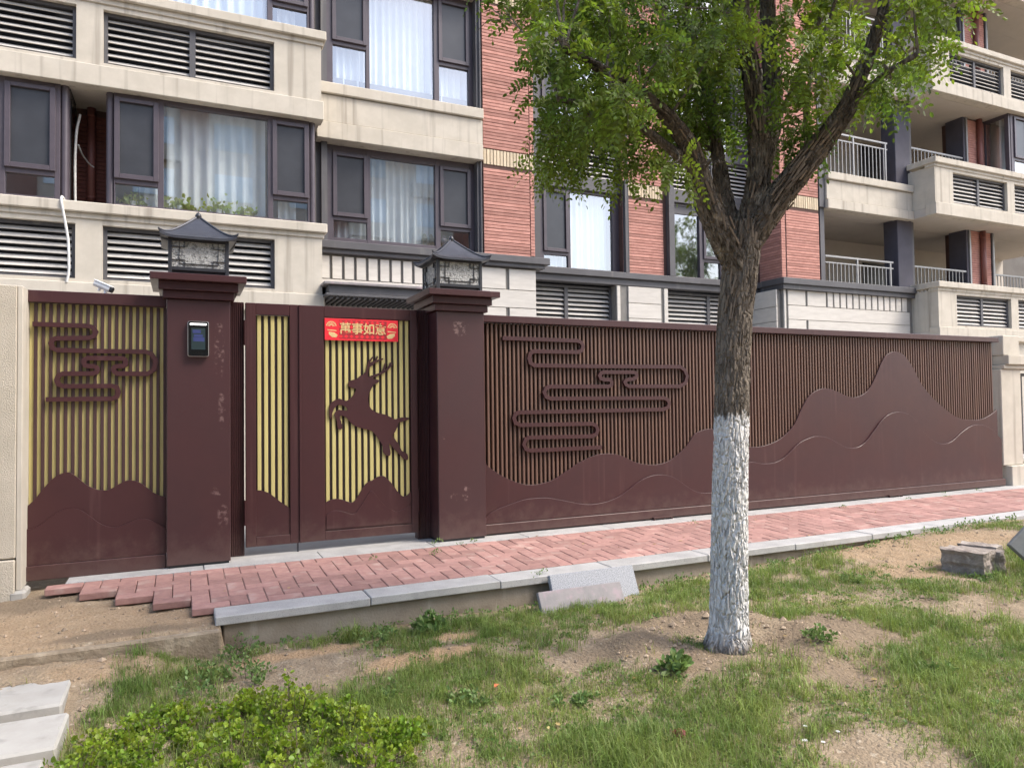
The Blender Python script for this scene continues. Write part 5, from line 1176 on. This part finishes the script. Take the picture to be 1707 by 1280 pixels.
# pinnate leaves: each compound leaf is a rachis with paired leaflets, drooping from a twig
def compound_leaves(clumps, per, seed, droop=.55, size=1.0, jit=.62):
    rg = np.random.default_rng(seed); O = []; D = []
    for (cx, cy, cz, r) in clumps:
        n = int(per*(r/.15)**1.6)
        q = rg.normal(size=(n, 3)); q /= np.linalg.norm(q, axis=1)[:,None]; rad = r*rg.uniform(.05, .95, n)**.6
        o = np.array([cx, cy, cz])+q*rad[:,None]*np.array([1.1,1.1,.85])
        d = q*.8+rg.normal(size=(n,3))*jit+np.array([0,0,-droop]); d /= np.linalg.norm(d, axis=1)[:,None]
        O.append(o); D.append(d)
    O = np.concatenate(O); D = np.concatenate(D); n = len(O)
    L = rg.uniform(.12, .21, n)*size; K = 6
    side = np.cross(D, rg.normal(size=(n,3))); side /= np.linalg.norm(side, axis=1)[:,None]; nor = np.cross(side, D)
    V = []; 
    for k in range(K+1):
        t = (k+.8)/(K+.8)
        base = O+D*(L*t)[:,None]+np.array([0,0,-1])*(L*.28*t*t)[:,None]
        for s in ((1,-1) if k < K else (0,)):
            dirv = (side*s*.86+D*.42+nor*rg.normal(size=(n,1))*.22+np.array([0,0,-.22])) if s else D+np.array([0,0,-.4])
            dirv = dirv/np.linalg.norm(dirv, axis=1)[:,None]
            ll = (rg.uniform(.030,.044,n)*size)[:,None]*(1-.25*abs(t-.55)); w = ll*.25
            sv = np.cross(dirv, nor+rg.normal(size=(n,3))*.35); sv /= np.linalg.norm(sv, axis=1)[:,None]; up = np.cross(sv, dirv)
            lift = up*w*.35
            V.append(np.stack([base, base+dirv*ll*.33+sv*w+lift, base+dirv*ll*.72+sv*w*.85+lift, base+dirv*ll, base+dirv*ll*.72-sv*w*.85+lift, base+dirv*ll*.33-sv*w+lift], 1))
    V = np.concatenate(V).reshape(-1, 6, 3); m = len(V); ix = np.arange(m)[:,None]*6
    F = np.concatenate([ix+np.array([0,1,2,3]), ix+np.array([0,3,4,5])], 1).reshape(-1, 4)
    V = V.reshape(-1, 3)
    # rachis: thin three-sided prisms as single quads pairs
    w = .0012*size; e = O+D*L[:,None]+np.array([0,0,-1])*(L*.28)[:,None]; mid = O+D*(L*.5)[:,None]+np.array([0,0,-1])*(L*.07)[:,None]
    RV = np.stack([O-side*w, O+side*w, mid-side*w, mid+side*w, e-side*w*.6, e+side*w*.6], 1).reshape(-1, 3)
    rb = len(V)+np.arange(n)[:,None]*6; RF = np.concatenate([rb+np.array([0,1,3,2]), rb+np.array([2,3,5,4])], 1).reshape(-1, 4)
    return np.concatenate([V, RV]), np.concatenate([F, RF])
LEAF = leaf_mat("tree_leaf", (.085,.140,.028), (.185,.245,.040), .52, .45, 1.5)
high = []
rg = np.random.default_rng(5)
for i in range(26):                                       # the crown above the frame
    a = rg.uniform(0, 6.28); rr = 1.55*math.sqrt(rg.uniform()); high.append((3.2+rr*math.cos(a), 3.5+rr*math.sin(a)*.9, rg.uniform(4.3, 6.0)-.35*rr, rg.uniform(.22,.32)))
lv, lf = compound_leaves([c for q_, c in enumerate(CLUMPS) if not (math.atan2(c[0], c[1]) > math.radians(44) and q_ % 3 == 0) and math.atan2(c[0], c[1]) > math.radians(27.2) and not (c[2] < 2.97 and c[0] > 2.62)], 48, 21, .5, 1.0, .5)
cm = fast_mesh("crown", lv, np.full(len(lf), 4), lf.ravel(), LEAF)
link("crown", cm, tree)
hv, hf = compound_leaves(high, 16, 22, size=1.25)
link("upper_crown", fast_mesh("upper_crown", hv, np.full(len(hf), 4), hf.ravel(), LEAF), tree)
# twigs from the limbs into the leaf clumps
tw = MB(); limb_pts = [Vector(p[:3]) for L in (LIMB1[3:], LIMB1B, LIMB2, LIMB3[2:], LIMB4, LIMB5[4:], LIMB5B, TWIGA, TWIGB) for p in L]
for (cx, cy, cz, r) in CLUMPS:
    c = Vector((cx, cy, cz)); q = min(limb_pts, key=lambda p: (p-c).length+.6*max(0, p.z-c.z))
    m1 = q.lerp(c, .35)+Vector((random.uniform(-.04,.04), random.uniform(-.04,.04), .05)); m2 = q.lerp(c, .7)+Vector((0,0,.035))
    tw.tube([q, m1, m2, c], [.010,.007,.005,.003], 5)
    for _ in range(3):
        e = c+Vector((random.uniform(-1,1), random.uniform(-1,1), random.uniform(-1,.4)))*r*.9
        tw.tube([m2.lerp(c, random.random()), e.lerp(c,.4)+Vector((0,0,.02)), e], [.004,.003,.0015], 4)
tw.build("twigs", BARK, tree, kind='stuff')

# a second tree by the facing block, mirrored in the window beside the trunk
t2 = thing("scholar_tree", (27.0, -9, -.2), "tree across the lawn, mirrored in a window beside the trunk", "tree")
for nm, src_ in (("crown", cm), ("upper_crown", bpy.data.meshes["upper_crown"]), ("trunk", me)):
    o = bpy.data.objects.new(nm, src_); COL.objects.link(o); o.parent = t2; o.scale = (2.2,2.2,2.2); o.location = (-3.2*2.2, -3.5*2.2, .3)

# ------------------------------------------------------------------ grass, weeds, shrubs
def grass_density(x, y):
    d = .60+.78*waves(x, y, 31, 3.4, 4)+.25*waves(x, y, 33, 13, 2)
    d -= .95*sand_mask(x, y)+.55*dark_mask(x, y)
    d += .55*np.exp(-((y-5.13)/.13)**2)*(x > .35)
    d -= .75*ss((5.15-np.hypot((x-7.0)/1.25, (y-4.95)/.75)*5.15)/2.2)
    d -= 1.0*ss((-.25-x)/.25)*ss((y-4.35)/.25)
    d -= .5*np.exp(-(np.hypot(x-TREE[0], y-TREE[1])/.5)**2)
    d -= .22*np.exp(-(np.hypot((x-4.6)/.9, (y-4.1)/.5))**2)
    d += .3*np.exp(-(np.hypot((x-1.2)/.9, (y-4.0)/.35))**2)+.36*np.exp(-(np.hypot((x-3.0)/1.1, (y-2.55)/.6))**2)+.2*np.exp(-(np.hypot((x-4.9)/.8, (y-3.6)/.5))**2)
    d = np.where((y > 5.12) & (x > .2), 0, d); d = np.where((x < -.5) & (y < 5.1), 0, d)
    d = np.where((y > 5.12) & (x <= .2), d*.12, d)
    return np.clip(d, 0, 1)
def sample(n, seed, dens=None):
    rg = np.random.default_rng(seed); X = []; Y = []
    tot = 0
    while tot < n:
        x = rg.uniform(-1.6, 9.8, n); y = 1.3+(5.28-1.3)*rg.uniform(0, 1, n)
        # only the wedge of lawn in view, with a margin
        az = np.arctan2(x, y); keep = (az > math.radians(-24)) & (az < math.radians(72)) & (y*math.cos(math.radians(24.8))+x*math.sin(math.radians(24.8)) > 2.0)
        if dens is not None: keep &= rg.uniform(0, 1, n) < dens(x, y)
        dist = np.hypot(x, y); keep &= rg.uniform(0, 1, n) < np.clip(1.35-.085*dist, .45, 1)
        X.append(x[keep]); Y.append(y[keep]); tot += keep.sum()
    return np.concatenate(X)[:n], np.concatenate(Y)[:n]
def blades(n_tufts, per, seed, dens, lmin, lmax, w, lean, name, m, spread=.022, flat=0.0):
    rg = np.random.default_rng(seed)
    tx, ty = sample(n_tufts, seed, dens)
    ts = rg.uniform(.45, 1.35, n_tufts)*(1+.75*waves(tx, ty, 77, 4.2, 3))
    x = np.repeat(tx, per)+rg.normal(0, spread, n_tufts*per); y = np.repeat(ty, per)+rg.normal(0, spread, n_tufts*per)
    z = ground_z(x, y)-.004; n = len(x)
    ln = rg.uniform(lmin, lmax, n)*np.repeat(ts, per); a = rg.uniform(0, 6.283, n)
    ln = np.where((x-tx.repeat(per))**2+(y-ty.repeat(per))**2 > (2*spread)**2, ln*.7, ln)
    dx, dy = np.cos(a), np.sin(a); le = rg.uniform(.1, 1, n)*lean
    b = np.stack([x, y, z], 1); hd = np.stack([dx, dy, np.zeros(n)], 1); up = np.array([0,0,1.0])
    sd = np.stack([-dy, dx, np.zeros(n)], 1)*(w*rg.uniform(.6,1.3,n))[:,None]
    if flat:
        mid = b+hd*(ln*.5)[:,None]+up*(ln*rg.uniform(.02,.2,n))[:,None]; tip = b+hd*ln[:,None]+up*(ln*rg.uniform(0,.15,n))[:,None]+up*.004
    else:
        mid = b+up*(ln*.55)[:,None]+hd*(ln*.22*le)[:,None]; tip = b+up*(ln*(1-.35*le*le))[:,None]+hd*(ln*.75*le)[:,None]
    V = np.stack([b-sd, b+sd, mid+sd*.8, mid-sd*.8, tip], 1).reshape(-1, 3); ix = np.arange(n)[:,None]*5
    idx = np.concatenate([ix+np.array([0,1,2,3]), ix+np.array([3,2,4])], 1).ravel(); cnt = np.tile([4,3], n)
    return link(name, fast_mesh(name, V, cnt, idx, m))
GR1 = leaf_mat("grass_blade", (.125,.195,.044), (.215,.270,.070), .35, .35, 2.2, .5)
tag(blades(520, 58, 45, lambda x, y: (grass_density(x, y) > .18)*(.25+.75*ss((waves(x, y, 71, 5, 2)+.2)/.6)), .05, .115, .0016, 2.1, "tussock_grass", GR1, .036), "denser tussocks of longer grass standing out of the lawn", kind='stuff')
GR2 = leaf_mat("grass_blade_yellow", (.20,.23,.06), (.27,.27,.09), .3, .3, 2, .6)
STRAW = leaf_mat("dry_straw", (.40,.32,.19), (.30,.225,.13), .2, .35, 3, .8)
tag(blades(17000, 10, 41, lambda x, y: grass_density(x, y)**1.7, .028, .082, .0016, 1.6, "grass", GR1), "patchy green lawn grass growing in tufts out of the soil", kind='stuff')
tag(blades(2600, 7, 42, lambda x, y: grass_density(x, y)*.8+.05, .03, .08, .0018, 1.1, "dry_grass", GR2), "yellowing grass blades mixed through the lawn", kind='stuff')
tag(blades(9000, 4, 43, lambda x, y: .35+.25*waves(x, y, 90, 4, 3), .02, .06, .0014, 1, "straw_litter", STRAW, .05, 1.0), "dry straw and stem litter lying over the bare soil", kind='stuff')

def leaflets(cx, cy, cz, n, rx, rz, l, rg, wr=.42, upb=.4):
    q = rg.normal(size=(n,3)); q /= np.linalg.norm(q, axis=1)[:,None]; q[:,2] = np.abs(q[:,2])
    o = np.array([cx,cy,cz])+q*np.array([rx,rx,rz])*(rg.uniform(.2,1,n)**.5)[:,None]
    d = q+rg.normal(size=(n,3))*.6+np.array([0,0,upb]); d /= np.linalg.norm(d, axis=1)[:,None]
    s = np.cross(d, rg.normal(size=(n,3))+np.array([0,0,1.2])); s /= np.linalg.norm(s, axis=1)[:,None]
    u = np.cross(s, d); ll = (l*rg.uniform(.65,1.25,n))[:,None]; w = ll*wr
    V = np.stack([o, o+d*ll*.4+s*w+u*w*.3, o+d*ll*.8+s*w*.75+u*w*.25, o+d*ll, o+d*ll*.8-s*w*.75+u*w*.25, o+d*ll*.4-s*w+u*w*.3], 1)
    return V.reshape(-1, 3)
def leaf_faces(nv):
    ix = np.arange(nv//6)[:,None]*6
    return np.concatenate([ix+np.array([0,1,2,3]), ix+np.array([0,3,4,5])], 1).reshape(-1, 4)
SHRUB = leaf_mat("shrub_leaf", (.145,.235,.030), (.265,.330,.045), .45, .4, 7, .4); STEM = mat("shrub_stem", (.11,.085,.05), rough=.9)
sp_ = [(-.30,3.94,.13,.13,"low yellow-green shrub beside the middle stepping slab"), (-.12,4.14,.13,.13,"low yellow-green shrub at the back of the shrub bed, nearest the top stepping slab"), (.10,3.98,.15,.15,"low yellow-green shrub in the middle of the shrub bed"),
       (-.40,3.66,.15,.13,"low yellow-green shrub at the bottom left corner of the bed"), (-.10,3.66,.17,.15,"dense yellow-green shrub low in the left half of the bed"), (.22,3.60,.16,.16,"dense yellow-green shrub low in the middle of the bed"),
       (.50,3.86,.13,.19,"taller sprig-like shrub at the back right of the bed"), (.70,3.62,.15,.18,"rounded bright shrub at the right of the bed"), (.50,3.40,.16,.16,"bright shrub at the bottom edge of the bed, right of its middle"),
       (.05,3.36,.17,.14,"bright shrub at the bottom edge of the bed, left of its middle"), (.80,3.28,.15,.14,"small shrub at the bottom right end of the bed"), (-.30,3.38,.16,.13,"bright shrub nearest the lowest stepping slab"), (.34,4.12,.11,.12,"sparse small shrub at the back of the bed next to the dark soil"), (.95,3.42,.11,.10,"sparse shrub fringe at the right end of the bed among grass")]
for i, (x, y, r, h, lab) in enumerate(sp_):
    rg = np.random.default_rng(200+i); gz = float(ground_z(x, y)); Vs = []
    t = thing("low_shrub", (x, y, gz), lab, "shrub", "low shrubs at the lower left")
    st = MB()
    for k in range(26):
        a = rg.uniform(0, 6.28); q = math.sqrt(rg.uniform())*r*1.22; px, py = x+q*math.cos(a), y+q*math.sin(a); ph = h*rg.uniform(.35,1.35)*(1-.45*(q/r)**2)
        tip = (px+rg.normal()*.02, py+rg.normal()*.02, gz+ph)
        st.tube([(x+(px-x)*.5, y+(py-y)*.5, gz-.01), (px, py, gz+ph*.5), tip], [.003,.0022,.0012], 4)
        for f_ in (.35,.6,.85,1.0):
            Vs.append(leaflets(px+(tip[0]-px)*f_, py+(tip[1]-py)*f_, gz+ph*f_-.012, 7 if f_ < 1 else 6, .024, .018, rg.uniform(.015,.027), rg))
    V = np.concatenate(Vs); F = leaf_faces(len(V))
    link("foliage", fast_mesh("foliage", V, np.full(len(F), 4), F.ravel(), SHRUB), t); st.build("stems", STEM, t, kind="stuff")

WEED = leaf_mat("weed_leaf", (.115,.19,.055), (.17,.25,.08), .3, .25, 5, .5)
wd = [(.33,4.99,.10,.16,"tall grey-green weed at the corner of the kerb wall"), (.16,4.72,.13,.12,"spreading pale weed below the dirt edging"), (.10,4.50,.13,.09,"low pale weed patch above the shrub bed"), (.37,4.60,.12,.10,"leafy weed between shrub bed and tan sand strip"),
      (1.62,4.98,.10,.12,"dock-like weed with broad leaves below the kerb wall"), (1.20,4.93,.12,.09,"leafy weed clump at the foot of the kerb wall, between two sandy patches"), (2.60,3.42,.06,.08,"broad dark weed at the left rim of the tree pit"), (3.62,3.30,.07,.07,"small pale weed right of the tree foot"),
      (6.15,3.86,.10,.07,"trailing weed in front of the weathered blocks"), (6.35,3.58,.09,.06,"trailing weed under the tilted grey slab"), (5.25,4.40,.08,.05,"small weed alone on the sandy mound"), (1.00,3.92,.10,.08,"pale weed right of the dark soil patch"), (1.45,3.72,.10,.06,"low clover weed in mid lawn"), (1.9,3.4,.09,.05,"low weed rosette in the lawn left of the red scrap"), (3.9,2.75,.08,.06,"small weed near the dug hollow at the lower right")]
for i, (x, y, r, h, lab) in enumerate(wd):
    rg = np.random.default_rng(400+i); gz = float(ground_z(x, y)); t = thing("weed", (x, y, gz), lab, "weed", "weeds in the lawn"); Vs = []; st = MB()
    big = .05 if "broad" in lab else .026
    for k in range(13):
        a = rg.uniform(0, 6.28); q = math.sqrt(rg.uniform())*r*1.25; px, py = x+q*math.cos(a), y+q*math.sin(a); ph = h*rg.uniform(.25,.95)
        st.tube([(x+(px-x)*.6, y+(py-y)*.6, gz-.01), (px, py, gz+ph)], [.002,.001], 4)
        for f_ in (.4,.7,1.0): Vs.append(leaflets(px, py, gz+ph*f_-.01, 5, .025, .014, big, rg, .3, .25))
    V = np.concatenate(Vs); F = leaf_faces(len(V)); link("leaves", fast_mesh("leaves", V, np.full(len(F), 4), F.ravel(), WEED), t); st.build("stems", STEM, t, kind="stuff")
# tiny weeds rooted in the paving joints and along the wall foot
rg = np.random.default_rng(9); Vs = []
for x, y, z, r in [(2.24,6.70,.0,.05),(2.28,6.66,.03,.04),(2.62,6.62,.0,.04),(2.15,6.35,-.01,.05),(2.08,6.28,-.01,.04),(2.45,6.52,0,.05),(2.72,5.30,-.04,.04),(2.62,5.27,-.04,.05),(5.2,6.45,-.005,.04),(7.6,6.5,0,.04),(8.9,6.55,0,.05),(9.6,6.5,0,.05),(10.6,6.7,0,.05),(9.9,6.75,0,.04),(1.55,6.36,-.01,.03)]:
    Vs.append(leaflets(x, y, z, 22, r, .03, .02, rg, .2, .4))
for i in range(260):
    x = rg.uniform(.4, 9); Vs.append(leaflets(x, 5.24-rg.uniform(.0,.14), float(ground_z(x, 5.16))-.0, 8, .03, rg.uniform(.03,.07), .024, rg, .3, .3))
for i in range(2200):
    x, y = rg.uniform(0, 6.2), rg.uniform(2.2, 5.0)
    if grass_density(np.array([x]), np.array([y]))[0] > .25: Vs.append(leaflets(x, y, float(ground_z(x, y)), 7, .028, .02, .015, rg, .45, .3))
V = np.concatenate(Vs); F = leaf_faces(len(V)); tag(link("ground_weeds", fast_mesh("ground_weeds", V, np.full(len(F), 4), F.ravel(), WEED)), "tiny clover-like weeds through the lawn and in the paving joints", kind='stuff')

# clods and pebbles on the bare soil
cl = MB(); rg = np.random.default_rng(17)
for i in range(3400):
    if i < 500: a = rg.uniform(0, 6.28); q = .5+.22*rg.normal(); x, y = TREE[0]+q*math.cos(a), TREE[1]+q*math.sin(a)
    else: x, y = rg.uniform(-1.3, 8), rg.uniform(2.3, 6.5)
    if y > 5.1 and x > .2: continue
    r = abs(rg.normal())*.006+.0035+(rg.uniform() < .03)*.012; z = float(ground_z(x, y))+r*.2
    s = [r*rg.uniform(.7,1.3) for _ in range(6)]
    cl.add([(x+s[0],y,z),(x-s[1],y,z),(x,y+s[2],z),(x,y-s[3],z),(x,y,z+s[4]*.8),(x,y,z-s[5])], [(0,2,4),(2,1,4),(1,3,4),(3,0,4),(2,0,5),(1,2,5),(3,1,5),(0,3,5)])
tag(cl.build("soil_clods", mat("soil_clod", (.36,.28,.20), (.24,.18,.125), 30, rough=.97, bump=.5, bscale=60, island=.35), kind='stuff'), "small clods and pebbles scattered over the bare soil", kind='stuff')

Vs = []; rg = np.random.default_rng(23)
for i in range(240):
    x, y = (rg.uniform(-1, 8), rg.uniform(2.4, 5.1)) if i < 190 else (rg.uniform(.3, 9), rg.uniform(5.3, 6.6))
    z = float(ground_z(x, y))+.012 if y < 5.2 else pz(y)+.004
    v = leaflets(x, y, z, 1, .001, .001, rg.uniform(.018,.04), rg, .3, 0); v[:,2] = z+(v[:,2]-z)*.25+rg.uniform(0,.006); Vs.append(v)
V = np.concatenate(Vs); F = leaf_faces(len(V)); tag(link("leaf_litter", fast_mesh("leaf_litter", V, np.full(len(F), 4), F.ravel(), leaf_mat("dead_leaf", (.30,.19,.08), (.38,.30,.13), .2, .4, 4, .7))), "dead leaves scattered thinly over lawn and path", kind='stuff')

# scraps and flowers in the grass
rs = MB()
for k in range(9):
    a = k*.7; rs.add([(0,0,.006),(.03*math.cos(a),.03*math.sin(a),.020+.010*math.sin(k*2.1)),(.034*math.cos(a+.5),.034*math.sin(a+.5),.034),(.012*math.cos(a+.3),.012*math.sin(a+.3),.045)], [(0,1,2,3),(3,2,1,0)])
o = rs.build("paper_scrap", mat("crumpled_pink_paper", (.36,.045,.085), (.20,.03,.05), 60, rough=.6)); o.location = (2.15, 2.81, float(ground_z(2.15, 2.81))+.012); tag(o, "crumpled dark pink paper scrap lying in the grass in front of the tree", "paper scrap")
o = MB().add([(0,0,.0),(.03,.01,.008),(.045,.03,.004),(.015,.03,.012),(0,0,.003),(.03,.01,.011),(.045,.03,.007),(.015,.03,.015)], [(0,3,2,1),(4,5,6,7),(0,1,5,4),(1,2,6,5),(2,3,7,6),(3,0,4,7)]).build("fallen_leaf", mat("orange_leaf", (.52,.13,.05), rough=.7)); o.location = (1.60, 3.76, float(ground_z(1.6, 3.76))+.02); tag(o, "small orange fallen leaf in the lawn", "leaf")
PET = mat("white_petals", (.80,.80,.78), rough=.6)
for n_, (x, y, lab) in enumerate(((2.60,2.47,"white wildflower head, larger of the loose group at the bottom right"), (2.66,2.42,"white wildflower head lowest of the loose group at the bottom right"), (2.72,2.58,"white wildflower head farthest back of the loose group at the bottom right"), (2.80,2.46,"white wildflower head at the right of the loose group"))):
    gz = float(ground_z(x, y)); t = thing("white_flower", (x, y, gz), lab, "flower", "white wildflowers in the grass"); s = .008 if n_ == 0 else .006
    f = MB()
    for k in range(8):
        a = k*math.pi/4; c, d = math.cos(a), math.sin(a); f.add([(x,y,gz+.035),(x+s*1.3*math.cos(a-.3),y+s*1.3*math.sin(a-.3),gz+.039),(x+s*1.9*c,y+s*1.9*d,gz+.037),(x+s*1.3*math.cos(a+.3),y+s*1.3*math.sin(a+.3),gz+.039)], [(0,1,2,3)])
    f.build("petals", PET, t); MB().tube([(x,y,gz-.01),(x+.004,y,gz+.035)], .0012, 4).build("stem", STEM, t)

# potted greenery on the sill of the lower left bay window
HP = leaf_mat("house_plant_leaf", (.22,.32,.06), (.38,.42,.12), .35, .3, 8, .4)
for i, (x, r, h, lab) in enumerate(((-.62,.15,.17,"house plant behind the small left light of the lower left bay window"), (-.02,.20,.17,"leafy house plant at the left of the wide lower left bay pane"), (.50,.24,.20,"bushy house plant in the middle of the wide lower left bay pane"), (.90,.14,.10,"small house plant at the right of the wide lower left bay pane"))):
    rg = np.random.default_rng(600+i); t = thing("house_plant", (x, 11.43, 4.17), lab, "house plant", "house plants on the window sill")
    V = leaflets(x, 11.43, 4.25, 120, 0, 0, .07, rg, .33, .5); 
    off = np.repeat(np.stack([rg.normal(0, r*.5, 120), rg.normal(0, .02, 120), np.abs(rg.normal(0, h*.4, 120))], 1), 6, 0); V = V+off
    V[:,1] = np.clip(V[:,1], 11.355, 11.49)
    F = leaf_faces(len(V)); link("foliage", fast_mesh("foliage", V, np.full(len(F), 4), F.ravel(), HP), t)
    b = MB(); b.lathe([(.035,0),(.05,.08)], (x, 11.43, 4.232), 12); b.build("pot", WHITEPL, t)
